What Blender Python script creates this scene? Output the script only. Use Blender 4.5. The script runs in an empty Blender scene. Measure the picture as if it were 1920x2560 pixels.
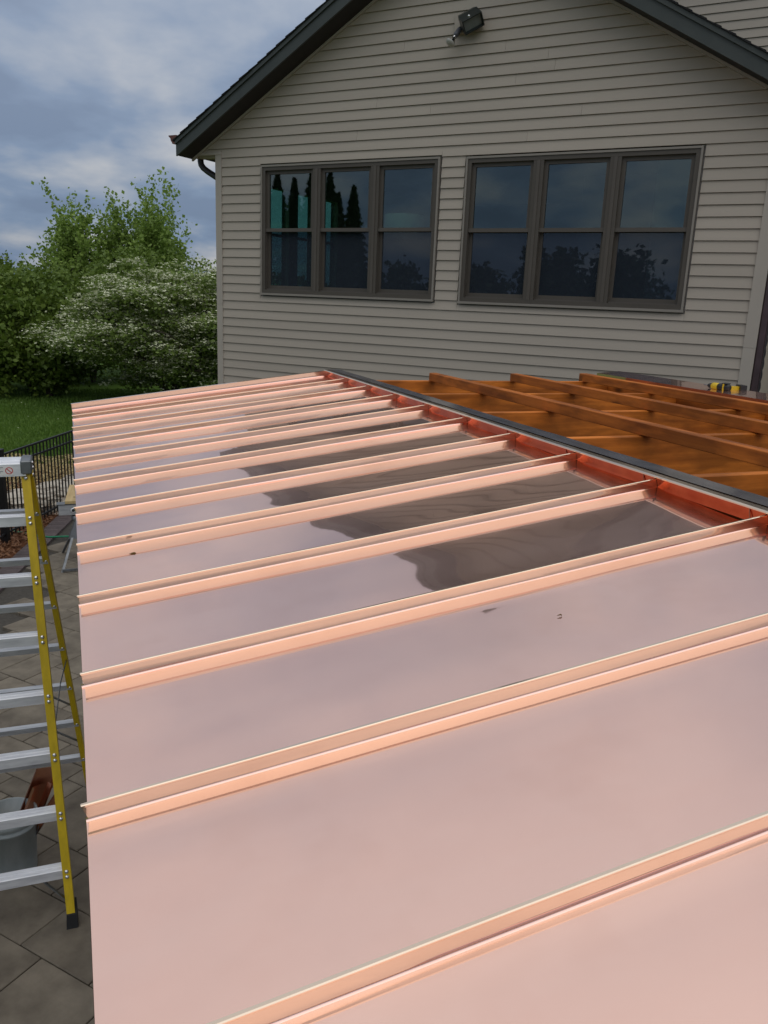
import bpy, math, random
import numpy as np
from mathutils import Vector, Matrix, noise as mnoise
random.seed(7); rng = np.random.default_rng(7)
SC = bpy.context.scene
COL = SC.collection
R_ = math.radians

# ------------------------------------------------------------------ camera
CAM_Z = 3.3
FPX = 2027.26                       # focal length in pixels of the 1920 x 2560 photograph
PITCH, ROLL, YAW = 0.254532, -0.041251, 0.370089
def cam_axes():
    f = Vector((math.sin(YAW)*math.cos(PITCH), math.cos(YAW)*math.cos(PITCH), -math.sin(PITCH)))
    r = Vector((math.cos(YAW), -math.sin(YAW), 0)); d = f.cross(r)
    return r*math.cos(ROLL)+d*math.sin(ROLL), d*math.cos(ROLL)-r*math.sin(ROLL), f
_r, _d, _f = cam_axes()
cd = bpy.data.cameras.new('camera'); cam = bpy.data.objects.new('camera', cd); COL.objects.link(cam)
cd.sensor_fit = 'VERTICAL'; cd.sensor_height = 32.0; cd.lens = FPX/2560*32.0
cd.clip_start = 0.05; cd.clip_end = 3000
M = Matrix((( _r.x, -_d.x, -_f.x, 0), (_r.y, -_d.y, -_f.y, 0), (_r.z, -_d.z, -_f.z, CAM_Z), (0, 0, 0, 1)))
cam.matrix_world = M
SC.camera = cam

# ------------------------------------------------------------------ world, sun, exposure
SUN_EL, SUN_AZ = R_(58), R_(170)     # azimuth clockwise from +Y: the sun stands behind the camera
W = bpy.data.worlds.new('World'); SC.world = W; W.use_nodes = True
nt = W.node_tree; nt.nodes.clear()
def N(t, **kw):
    n = nt.nodes.new(t)
    for k, v in kw.items(): setattr(n, k, v)
    return n
def L(a, b): nt.links.new(a, b)
def MATH(op, a, b=None, c=None):
    n = N('ShaderNodeMath', operation=op)
    for i, v in enumerate((a, b, c)):
        if v is None: continue
        if isinstance(v, (int, float)): n.inputs[i].default_value = v
        else: L(v, n.inputs[i])
    return n.outputs[0]
sky = N('ShaderNodeTexSky', sky_type='NISHITA', sun_disc=False, sun_elevation=SUN_EL, sun_rotation=SUN_AZ, air_density=1.2, dust_density=1.5)
tc = N('ShaderNodeTexCoord'); sep = N('ShaderNodeSeparateXYZ'); L(tc.outputs['Generated'], sep.inputs[0])
zc = MATH('MAXIMUM', sep.outputs[2], 0.0)
den = MATH('ADD', zc, 0.30)
comb = N('ShaderNodeCombineXYZ')
L(MATH('DIVIDE', sep.outputs[0], den), comb.inputs[0]); L(MATH('DIVIDE', sep.outputs[1], den), comb.inputs[1])
comb.inputs[2].default_value = 4.3
n1 = N('ShaderNodeTexNoise'); n1.inputs['Scale'].default_value = 2.6; n1.inputs['Detail'].default_value = 5; n1.inputs['Roughness'].default_value = 0.5; n1.inputs['Distortion'].default_value = 0.15
L(comb.outputs[0], n1.inputs['Vector'])
n2 = N('ShaderNodeTexNoise'); n2.inputs['Scale'].default_value = 6.5; n2.inputs['Detail'].default_value = 5; n2.inputs['Roughness'].default_value = 0.5
L(comb.outputs[0], n2.inputs['Vector'])
mixn = MATH('ADD', MATH('MULTIPLY', n1.outputs[0], 0.80), MATH('MULTIPLY', n2.outputs[0], 0.20))
ramp = N('ShaderNodeValToRGB'); cr = ramp.color_ramp
cr.elements[0].position = 0.42; cr.elements[0].color = (0.125, 0.190, 0.315, 1)
cr.elements[1].position = 0.63; cr.elements[1].color = (0.42, 0.435, 0.47, 1)
e = cr.elements.new(0.475); e.color = (0.150, 0.225, 0.360, 1)
e = cr.elements.new(0.535); e.color = (0.245, 0.30, 0.40, 1)
fade = MATH('MINIMUM', MATH('MULTIPLY', zc, 1.1), 0.85)      # the deck overhead is smoother
mixn = MATH('ADD', MATH('MULTIPLY', mixn, MATH('SUBTRACT', 1.0, fade)), MATH('MULTIPLY', fade, 0.525))
L(mixn, ramp.inputs[0])
# an overcast sky is about three times brighter overhead than at the horizon
cie = MATH('ADD', MATH('MULTIPLY', zc, 1.25), 0.90)
hsv = N('ShaderNodeHueSaturation'); L(ramp.outputs[0], hsv.inputs['Color']); L(MATH('MAXIMUM', MATH('SUBTRACT', 0.95, MATH('MULTIPLY', zc, 1.0)), 0.12), hsv.inputs['Saturation'])
vm = N('ShaderNodeVectorMath', operation='SCALE'); L(hsv.outputs[0], vm.inputs[0]); L(cie, vm.inputs['Scale'])
vs = N('ShaderNodeVectorMath', operation='SCALE'); L(sky.outputs[0], vs.inputs[0]); vs.inputs['Scale'].default_value = 0.006
va = N('ShaderNodeVectorMath', operation='ADD'); L(vm.outputs[0], va.inputs[0]); L(vs.outputs[0], va.inputs[1])
bg = N('ShaderNodeBackground'); L(va.outputs[0], bg.inputs[0]); bg.inputs[1].default_value = 1.0
out = N('ShaderNodeOutputWorld'); L(bg.outputs[0], out.inputs[0])

sd = bpy.data.lights.new('sun', 'SUN'); sd.energy = 0.70; sd.angle = R_(88); sd.color = (1.0, 0.97, 0.92)
sun = bpy.data.objects.new('sun', sd); COL.objects.link(sun)
sdir = Vector((math.sin(SUN_AZ)*math.cos(SUN_EL), math.cos(SUN_AZ)*math.cos(SUN_EL), math.sin(SUN_EL)))
sun.rotation_euler = sdir.to_track_quat('Z', 'Y').to_euler(); sun.location = sdir*60
SC.view_settings.view_transform = 'Standard'; SC.view_settings.look = 'None'
SC.view_settings.exposure = 0.0; SC.view_settings.gamma = 1.0; SC.view_settings.use_curve_mapping = False
SC.cycles.max_bounces = 14; SC.cycles.glossy_bounces = 10; SC.cycles.transparent_max_bounces = 16; SC.cycles.diffuse_bounces = 4

# ------------------------------------------------------------------ materials
def newmat(name):
    m = bpy.data.materials.new(name); m.use_nodes = True
    return m, m.node_tree, m.node_tree.nodes['Principled BSDF']
def mat(name, col, rough=0.6, metal=0.0, var=0.15, scale=8.0, stretch=(1, 1, 1), bump=0.0, bscale=None, col2=None, detail=5, spec=None, ior=None, sharp=None, coords='Object', rvar=0.0, perobj=0.0):
    m, t, b = newmat(name)
    tcn = t.nodes.new('ShaderNodeTexCoord'); mp = t.nodes.new('ShaderNodeMapping'); mp.inputs['Scale'].default_value = stretch
    t.links.new(tcn.outputs[coords], mp.inputs[0])
    nz = t.nodes.new('ShaderNodeTexNoise'); nz.inputs['Scale'].default_value = scale; nz.inputs['Detail'].default_value = detail; nz.inputs['Roughness'].default_value = 0.6
    oi = t.nodes.new('ShaderNodeObjectInfo')
    vadd = t.nodes.new('ShaderNodeVectorMath'); vadd.operation = 'ADD'
    sc_ = t.nodes.new('ShaderNodeVectorMath'); sc_.operation = 'SCALE'; sc_.inputs['Scale'].default_value = 37.0
    cx = t.nodes.new('ShaderNodeCombineXYZ')
    for i in range(3): t.links.new(oi.outputs['Random'], cx.inputs[i])
    t.links.new(cx.outputs[0], sc_.inputs[0]); t.links.new(mp.outputs[0], vadd.inputs[0]); t.links.new(sc_.outputs[0], vadd.inputs[1])
    t.links.new(vadd.outputs[0], nz.inputs['Vector'])
    rp = t.nodes.new('ShaderNodeValToRGB')
    c2 = col2 if col2 else tuple(min(1, c*(1+var)) for c in col)
    c1 = col if col2 else tuple(c*(1-var) for c in col)
    lo, hi = sharp if sharp else (0.3, 0.7)
    rp.color_ramp.elements[0].position = lo; rp.color_ramp.elements[0].color = (*c1, 1)
    rp.color_ramp.elements[1].position = hi; rp.color_ramp.elements[1].color = (*c2, 1)
    t.links.new(nz.outputs[0], rp.inputs[0])
    colout = rp.outputs[0]
    if perobj > 0:
        hs = t.nodes.new('ShaderNodeHueSaturation')
        mr = t.nodes.new('ShaderNodeMapRange'); mr.inputs[3].default_value = 1-perobj; mr.inputs[4].default_value = 1+perobj
        t.links.new(oi.outputs['Random'], mr.inputs[0]); t.links.new(mr.outputs[0], hs.inputs['Value']); t.links.new(colout, hs.inputs['Color'])
        colout = hs.outputs[0]
    t.links.new(colout, b.inputs['Base Color'])
    b.inputs['Roughness'].default_value = rough; b.inputs['Metallic'].default_value = metal
    if spec is not None: b.inputs['Specular IOR Level'].default_value = spec
    if rvar:
        mr2 = t.nodes.new('ShaderNodeMapRange'); mr2.inputs[1].default_value = 0.3; mr2.inputs[2].default_value = 0.7
        mr2.inputs[3].default_value = max(0.01, rough-rvar); mr2.inputs[4].default_value = rough+rvar
        t.links.new(nz.outputs[0], mr2.inputs[0]); t.links.new(mr2.outputs[0], b.inputs['Roughness'])
    if bump:
        nb = t.nodes.new('ShaderNodeTexNoise'); nb.inputs['Scale'].default_value = bscale or scale*3; nb.inputs['Detail'].default_value = 6
        t.links.new(vadd.outputs[0], nb.inputs['Vector'])
        bp = t.nodes.new('ShaderNodeBump'); bp.inputs['Strength'].default_value = bump; bp.inputs['Distance'].default_value = 0.01
        t.links.new(nb.outputs[0], bp.inputs['Height']); t.links.new(bp.outputs[0], b.inputs['Normal'])
    return m
def leafmat(name, c1, c2, trans=0.3, scale=1.2):
    m, t, b = newmat(name)
    geo = t.nodes.new('ShaderNodeNewGeometry'); nz = t.nodes.new('ShaderNodeTexNoise'); nz.inputs['Scale'].default_value = scale; nz.inputs['Detail'].default_value = 3
    t.links.new(geo.outputs['Position'], nz.inputs['Vector'])
    ad = t.nodes.new('ShaderNodeMath'); ad.operation = 'MULTIPLY_ADD'; ad.inputs[1].default_value = 0.55
    t.links.new(geo.outputs['Random Per Island'], ad.inputs[0]); 
    mm = t.nodes.new('ShaderNodeMath'); mm.operation = 'MULTIPLY'; mm.inputs[1].default_value = 0.5
    t.links.new(nz.outputs[0], mm.inputs[0]); t.links.new(mm.outputs[0], ad.inputs[2])
    mx = t.nodes.new('ShaderNodeMix'); mx.data_type = 'RGBA'; mx.inputs['A'].default_value = (*c1, 1); mx.inputs['B'].default_value = (*c2, 1)
    t.links.new(ad.outputs[0], mx.inputs['Factor']); t.links.new(mx.outputs['Result'], b.inputs['Base Color'])
    b.inputs['Roughness'].default_value = 0.55; b.inputs['Specular IOR Level'].default_value = 0.3
    tr = t.nodes.new('ShaderNodeBsdfTranslucent'); t.links.new(mx.outputs['Result'], tr.inputs['Color'])
    ms = t.nodes.new('ShaderNodeMixShader'); ms.inputs[0].default_value = trans
    t.links.new(b.outputs[0], ms.inputs[1]); t.links.new(tr.outputs[0], ms.inputs[2])
    t.links.new(ms.outputs[0], t.nodes['Material Output'].inputs[0])
    return m
def glassmat(name, tint, refl=0.35, screen=0.0):
    m, t, b = newmat(name); t.nodes.remove(b)
    tr = t.nodes.new('ShaderNodeBsdfTransparent'); tr.inputs[0].default_value = (*tint, 1)
    gl = t.nodes.new('ShaderNodeBsdfGlossy'); gl.inputs['Roughness'].default_value = 0.012; gl.inputs['Color'].default_value = (0.9, 0.95, 1.0, 1)
    fr = t.nodes.new('ShaderNodeFresnel'); geo = t.nodes.new('ShaderNodeNewGeometry')
    io = t.nodes.new('ShaderNodeMath'); io.operation = 'MULTIPLY_ADD'; io.inputs[1].default_value = 1/1.5-1.5; io.inputs[2].default_value = 1.5
    t.links.new(geo.outputs['Backfacing'], io.inputs[0]); t.links.new(io.outputs[0], fr.inputs[0])
    mr = t.nodes.new('ShaderNodeMapRange'); mr.inputs[3].default_value = refl*0.12; mr.inputs[4].default_value = 1.0
    t.links.new(fr.outputs[0], mr.inputs[0])
    ms = t.nodes.new('ShaderNodeMixShader'); t.links.new(mr.outputs[0], ms.inputs[0]); t.links.new(tr.outputs[0], ms.inputs[1]); t.links.new(gl.outputs[0], ms.inputs[2])
    if screen:      # fine insect mesh in front of the pane
        df = t.nodes.new('ShaderNodeBsdfDiffuse'); df.inputs[0].default_value = (0.060, 0.072, 0.092, 1)
        m2 = t.nodes.new('ShaderNodeMixShader'); m2.inputs[0].default_value = screen
        t.links.new(ms.outputs[0], m2.inputs[1]); t.links.new(df.outputs[0], m2.inputs[2]); ms = m2
    t.links.new(ms.outputs[0], t.nodes['Material Output'].inputs[0])
    return m

MT = {}
def coppermat(name, c1, c2, r_sharp, r_soft, soft, stretch, scale):
    """mill-finish copper: a mirror-like lobe under a satin haze"""
    m, t, b = newmat(name); t.nodes.remove(b)
    tcn = t.nodes.new('ShaderNodeTexCoord'); mp = t.nodes.new('ShaderNodeMapping'); mp.inputs['Scale'].default_value = stretch
    t.links.new(tcn.outputs['Object'], mp.inputs[0])
    nz = t.nodes.new('ShaderNodeTexNoise'); nz.inputs['Scale'].default_value = scale; nz.inputs['Detail'].default_value = 6; nz.inputs['Roughness'].default_value = 0.65
    t.links.new(mp.outputs[0], nz.inputs['Vector'])
    mx = t.nodes.new('ShaderNodeMix'); mx.data_type = 'RGBA'; mx.inputs['A'].default_value = (*c1, 1); mx.inputs['B'].default_value = (*c2, 1)
    mr = t.nodes.new('ShaderNodeMapRange'); mr.inputs[1].default_value = 0.3; mr.inputs[2].default_value = 0.7
    t.links.new(nz.outputs[0], mr.inputs[0]); t.links.new(mr.outputs[0], mx.inputs['Factor'])
    n3 = t.nodes.new('ShaderNodeTexNoise'); n3.inputs['Scale'].default_value = 1.7; n3.inputs['Detail'].default_value = 4; n3.inputs['Roughness'].default_value = 0.7
    t.links.new(tcn.outputs['Object'], n3.inputs['Vector'])
    sm = t.nodes.new('ShaderNodeMapRange'); sm.inputs[1].default_value = 0.56; sm.inputs[2].default_value = 0.74; sm.inputs[3].default_value = 0.0; sm.inputs[4].default_value = 0.35
    t.links.new(n3.outputs[0], sm.inputs[0])
    mx2 = t.nodes.new('ShaderNodeMix'); mx2.data_type = 'RGBA'; mx2.inputs['B'].default_value = (c1[0]*.86, c1[1]*.80, c1[2]*.76, 1)
    t.links.new(mx.outputs['Result'], mx2.inputs['A']); t.links.new(sm.outputs[0], mx2.inputs['Factor']); mx = mx2
    def lobe(r):
        p = t.nodes.new('ShaderNodeBsdfPrincipled'); p.inputs['Metallic'].default_value = 1.0; p.inputs['Roughness'].default_value = r
        t.links.new(mx.outputs['Result'], p.inputs['Base Color']); return p
    a, c = lobe(r_sharp), lobe(r_soft)
    ms = t.nodes.new('ShaderNodeMixShader'); t.links.new(a.outputs[0], ms.inputs[1]); t.links.new(c.outputs[0], ms.inputs[2])
    mf = t.nodes.new('ShaderNodeMapRange'); mf.inputs[1].default_value = 0.3; mf.inputs[2].default_value = 0.7; mf.inputs[3].default_value = soft-.06; mf.inputs[4].default_value = soft+.07
    t.links.new(nz.outputs[0], mf.inputs[0]); t.links.new(mf.outputs[0], ms.inputs[0])
    t.links.new(ms.outputs[0], t.nodes['Material Output'].inputs[0])
    return m
MT['copper'] = coppermat('bare_copper', (0.945, 0.622, 0.522), (0.955, 0.650, 0.552), 0.026, 0.27, 0.38, (0.8, 2.4, 1), 2.4)
MT['copper_seam'] = coppermat('bare_copper_seam', (0.87, 0.70, 0.54), (0.90, 0.73, 0.57), 0.05, 0.30, 0.40, (1, 3, 3), 3.0)
MT['copper_red'] = mat('bounce_reddened_copper', (0.50, 0.080, 0.028), rough=0.20, metal=1.0, col2=(0.72, 0.160, 0.06), scale=9, sharp=(0.3, 0.7))  # red of light bouncing between copper faces, painted into the upstand's base colour
MT['copper_dark'] = mat('tarnished_copper', (0.50, 0.22, 0.13), rough=0.3, metal=1.0, var=0.2, scale=5)
MT['membrane'] = mat('dark_flashing_strip', (0.115, 0.108, 0.112), rough=0.13, var=0.35, scale=7, stretch=(2, .7, 1), spec=0.6)
def woodmat(name, c1, c2, axis, rough=0.6):
    st = [14, 14, 14]; st[axis] = 0.9
    m = mat(name, c1, rough=rough, col2=c2, scale=1.6, stretch=tuple(st), bump=0.12, bscale=3.0, detail=6, perobj=0.16, spec=0.3)
    t = m.node_tree; b = t.nodes['Principled BSDF']; src = b.inputs['Base Color'].links[0].from_socket
    tcn = t.nodes.new('ShaderNodeTexCoord'); nz = t.nodes.new('ShaderNodeTexNoise'); nz.inputs['Scale'].default_value = 5.0; nz.inputs['Detail'].default_value = 4
    mp = t.nodes.new('ShaderNodeMapping'); sc2 = [2.2, 2.2, 2.2]; sc2[axis] = .7; mp.inputs['Scale'].default_value = sc2
    t.links.new(tcn.outputs['Object'], mp.inputs[0]); t.links.new(mp.outputs[0], nz.inputs['Vector'])
    rp = t.nodes.new('ShaderNodeMapRange'); rp.inputs[1].default_value = .40; rp.inputs[2].default_value = .58; rp.inputs[3].default_value = .62; rp.inputs[4].default_value = 1.08
    vo = t.nodes.new('ShaderNodeTexVoronoi'); vo.inputs['Scale'].default_value = 1.9; t.links.new(mp.outputs[0], vo.inputs['Vector'])      # knots
    kr = t.nodes.new('ShaderNodeMapRange'); kr.inputs[1].default_value = .035; kr.inputs[2].default_value = .10; kr.inputs[3].default_value = .30; kr.inputs[4].default_value = 1.0
    t.links.new(vo.outputs['Distance'], kr.inputs[0]); t.links.new(nz.outputs[0], rp.inputs[0])
    mu = t.nodes.new('ShaderNodeMath'); mu.operation = 'MULTIPLY'; t.links.new(rp.outputs[0], mu.inputs[0]); t.links.new(kr.outputs[0], mu.inputs[1])
    vm_ = t.nodes.new('ShaderNodeVectorMath'); vm_.operation = 'SCALE'; t.links.new(src, vm_.inputs[0]); t.links.new(mu.outputs[0], vm_.inputs['Scale'])
    t.links.new(vm_.outputs[0], b.inputs['Base Color'])
    return m
MT['cedar_y'] = woodmat('stained_cedar_lengthwise', (0.30, 0.078, 0.010), (0.60, 0.178, 0.024), 1)
MT['cedar_x'] = woodmat('stained_cedar_crosswise', (0.34, 0.090, 0.011), (0.70, 0.215, 0.029), 0)
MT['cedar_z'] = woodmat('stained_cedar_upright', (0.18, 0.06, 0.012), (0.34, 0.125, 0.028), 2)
MT['siding'] = mat('vinyl_siding_taupe', (0.43, 0.374, 0.306), rough=0.55, var=0.04, scale=1.2, stretch=(0.5, 1, 6), bump=0.05, bscale=30, perobj=0.025, spec=0.35)
MT['corner'] = mat('vinyl_trim_taupe', (0.43, 0.384, 0.325), rough=0.5, var=0.03, scale=2, spec=0.35)
MT['channel'] = mat('vinyl_channel_taupe', (0.27, 0.242, 0.206), rough=0.5, var=0.03, scale=2, spec=0.35)
MT['frame'] = mat('window_frame_brown_grey', (0.092, 0.079, 0.064), rough=0.5, var=0.06, scale=3, spec=0.35)
MT['sash'] = mat('window_sash_brown_grey', (0.105, 0.090, 0.074), rough=0.45, var=0.05, scale=3, spec=0.35)
MT['fascia'] = mat('fascia_dark_green_grey', (0.054, 0.062, 0.056), rough=0.45, var=0.12, scale=3, spec=0.4)
MT['soffit'] = mat('soffit_dark_brown', (0.022, 0.018, 0.015), rough=0.7, var=0.1, scale=3)
MT['shingle'] = mat('asphalt_shingle_dark', (0.028, 0.028, 0.029), rough=0.95, var=0.5, scale=60, bump=0.6, bscale=200, spec=0.1)
MT['gutter'] = mat('gutter_copper_brown', (0.18, 0.075, 0.055), rough=0.4, metal=0.6, var=0.2, scale=5)
MT['spout'] = mat('downspout_dark', (0.022, 0.020, 0.022), rough=0.4, var=0.2, scale=6)
MT['plum'] = mat('downspout_plum', (0.060, 0.038, 0.042), rough=0.35, var=0.25, scale=5, spec=0.5)
MT['glass_up'] = glassmat('window_glass', (0.66, 0.80, 0.75), 0.40)
MT['glass_low'] = glassmat('screened_window_glass', (0.45, 0.55, 0.62), 0.33, 0.34)
MT['glass_side'] = glassmat('side_window_glass', (0.48, 0.68, 0.60), 0.1)
MT['inside'] = mat('interior_paint', (0.30, 0.29, 0.27), rough=0.8, var=0.05, scale=1)
MT['inside_light'] = mat('interior_paint_pale', (0.55, 0.56, 0.52), rough=0.8, var=0.05, scale=1)
MT['shade'] = mat('lampshade_linen', (0.78, 0.74, 0.62), rough=0.8, var=0.04, scale=20)
MT['aluminium'] = mat('brushed_aluminium', (0.66, 0.67, 0.70), rough=0.42, metal=0.35, col2=(0.84, 0.85, 0.87), scale=5, stretch=(1, 6, 6), rvar=0.08, bump=0.05, sharp=(0.35, 0.6))
MT['rear_alu'] = mat('dull_aluminium', (0.42, 0.43, 0.45), rough=0.5, metal=0.6, col2=(0.56, 0.57, 0.58), scale=7, stretch=(1, 5, 5), sharp=(0.35, 0.6))
MT['yellow'] = mat('yellow_fibreglass', (0.60, 0.42, 0.012), rough=0.42, var=0.14, scale=10, stretch=(3, 3, .6), spec=0.4)
MT['steel'] = mat('galvanised_steel', (0.20, 0.21, 0.22), rough=0.5, metal=0.8, var=0.2, scale=12)
MT['rivet'] = mat('rivet_steel', (0.75, 0.75, 0.75), rough=0.25, metal=1.0, var=0.05, scale=3)
MT['rubber'] = mat('black_rubber', (0.012, 0.012, 0.012), rough=0.7, var=0.3, scale=10)
MT['white_label'] = mat('white_label', (0.72, 0.71, 0.68), rough=0.5, var=0.04, scale=10)
MT['red'] = mat('label_red', (0.5, 0.03, 0.03), rough=0.5, var=0.05, scale=10)
MT['ink'] = mat('label_ink', (0.12, 0.12, 0.14), rough=0.6, var=0.05, scale=10)
MT['bucket'] = mat('grey_bucket_plastic', (0.26, 0.30, 0.30), rough=0.5, col2=(0.42, 0.45, 0.45), scale=9, stretch=(1, 1, .4), sharp=(0.3, 0.75))
MT['paver'] = mat('slate_paver', (0.115, 0.096, 0.072), rough=0.75, col2=(0.225, 0.192, 0.145), scale=5.0, bump=0.35, bscale=14, perobj=0.09, spec=0.3)
MT['joint'] = mat('dark_joint_sand', (0.060, 0.053, 0.043), rough=0.95, var=0.3, scale=30)
MT['brick'] = mat('plum_edging_brick', (0.070, 0.052, 0.052), rough=0.8, col2=(0.115, 0.088, 0.085), scale=9, bump=0.3, perobj=0.15)
MT['lawn'] = mat('lawn_ground', (0.06, 0.11, 0.018), rough=0.95, col2=(0.10, 0.175, 0.03), scale=0.8, spec=0.1, coords='Object')
MT['strawg'] = mat('straw_ground', (0.30, 0.225, 0.10), rough=0.95, col2=(0.46, 0.36, 0.17), scale=4, spec=0.1)
MT['strawb'] = leafmat('straw_blades', (0.34, 0.25, 0.10), (0.66, 0.52, 0.25), 0.15, 2)
MT['grassb'] = leafmat('grass_blades', (0.062, 0.135, 0.018), (0.165, 0.265, 0.046), 0.25, 0.7)
MT['mulchg'] = mat('mulch_ground', (0.075, 0.030, 0.015), rough=0.95, col2=(0.15, 0.065, 0.03), scale=20, spec=0.1)
MT['mulchc'] = leafmat('mulch_chips', (0.10, 0.040, 0.018), (0.29, 0.14, 0.065), 0.0, 6)
MT['stone'] = mat('limestone', (0.15, 0.115, 0.08), rough=0.9, col2=(0.56, 0.50, 0.41), scale=4.5, stretch=(1, 1, 3.2), bump=1.0, bscale=8, spec=0.2, sharp=(0.40, 0.54))
MT['fence'] = mat('black_powder_coat', (0.010, 0.010, 0.011), rough=0.45, var=0.2, scale=6, spec=0.4)
MT['pine'] = mat('pine_board', (0.42, 0.29, 0.12), rough=0.65, col2=(0.58, 0.43, 0.20), scale=2, stretch=(14, 1, 14), bump=0.1)
MT['hose'] = mat('green_cord', (0.0, 0.20, 0.085), rough=0.4, var=0.1, scale=5)
MT['tool_y'] = mat('tool_yellow', (0.70, 0.47, 0.01), rough=0.4, var=0.05, scale=8)
MT['tool_k'] = mat('tool_black', (0.015, 0.015, 0.016), rough=0.5, var=0.2, scale=8)
MT['bark'] = mat('grey_brown_bark', (0.060, 0.046, 0.034), rough=0.95, var=0.4, scale=6, stretch=(3, 3, .6), bump=0.8)
MT['hawleaf'] = leafmat('hawthorn_leaves', (0.075, 0.130, 0.024), (0.235, 0.310, 0.070), 0.35, 0.9)
MT['blossom'] = leafmat('white_blossom', (0.56, 0.60, 0.38), (0.84, 0.85, 0.64), 0.2, 1.5)
MT['popleaf'] = leafmat('poplar_leaves', (0.125, 0.215, 0.032), (0.330, 0.445, 0.100), 0.35, 0.6)
MT['woodleaf'] = leafmat('woodland_leaves', (0.062, 0.115, 0.014), (0.180, 0.250, 0.040), 0.25, 0.5)
MT['farleaf'] = leafmat('far_leaves', (0.05, 0.095, 0.016), (0.11, 0.165, 0.032), 0.2, 0.2)
MT['needle'] = leafmat('conifer_needles', (0.008, 0.020, 0.008), (0.020, 0.040, 0.015), 0.1, 0.5)
MT['light_housing'] = mat('flood_housing_dark', (0.022, 0.027, 0.024), rough=0.35, var=0.15, scale=8, spec=0.5)
MT['lens'] = mat('flood_lens', (0.16, 0.18, 0.17), rough=0.12, var=0.3, scale=6, spec=0.6)
MT['chrome'] = mat('bulb_mirror', (0.8, 0.8, 0.8), rough=0.12, metal=1.0, var=0.02, scale=2)
MT['bulb'] = mat('bulb_frosted', (0.42, 0.41, 0.37), rough=0.35, var=0.05, scale=5)
MT['socket'] = mat('socket_grey', (0.10, 0.105, 0.12), rough=0.45, var=0.1, scale=8)
MT['debris'] = mat('wood_debris', (0.12, 0.07, 0.01), rough=0.8, var=0.3, scale=50)

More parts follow.
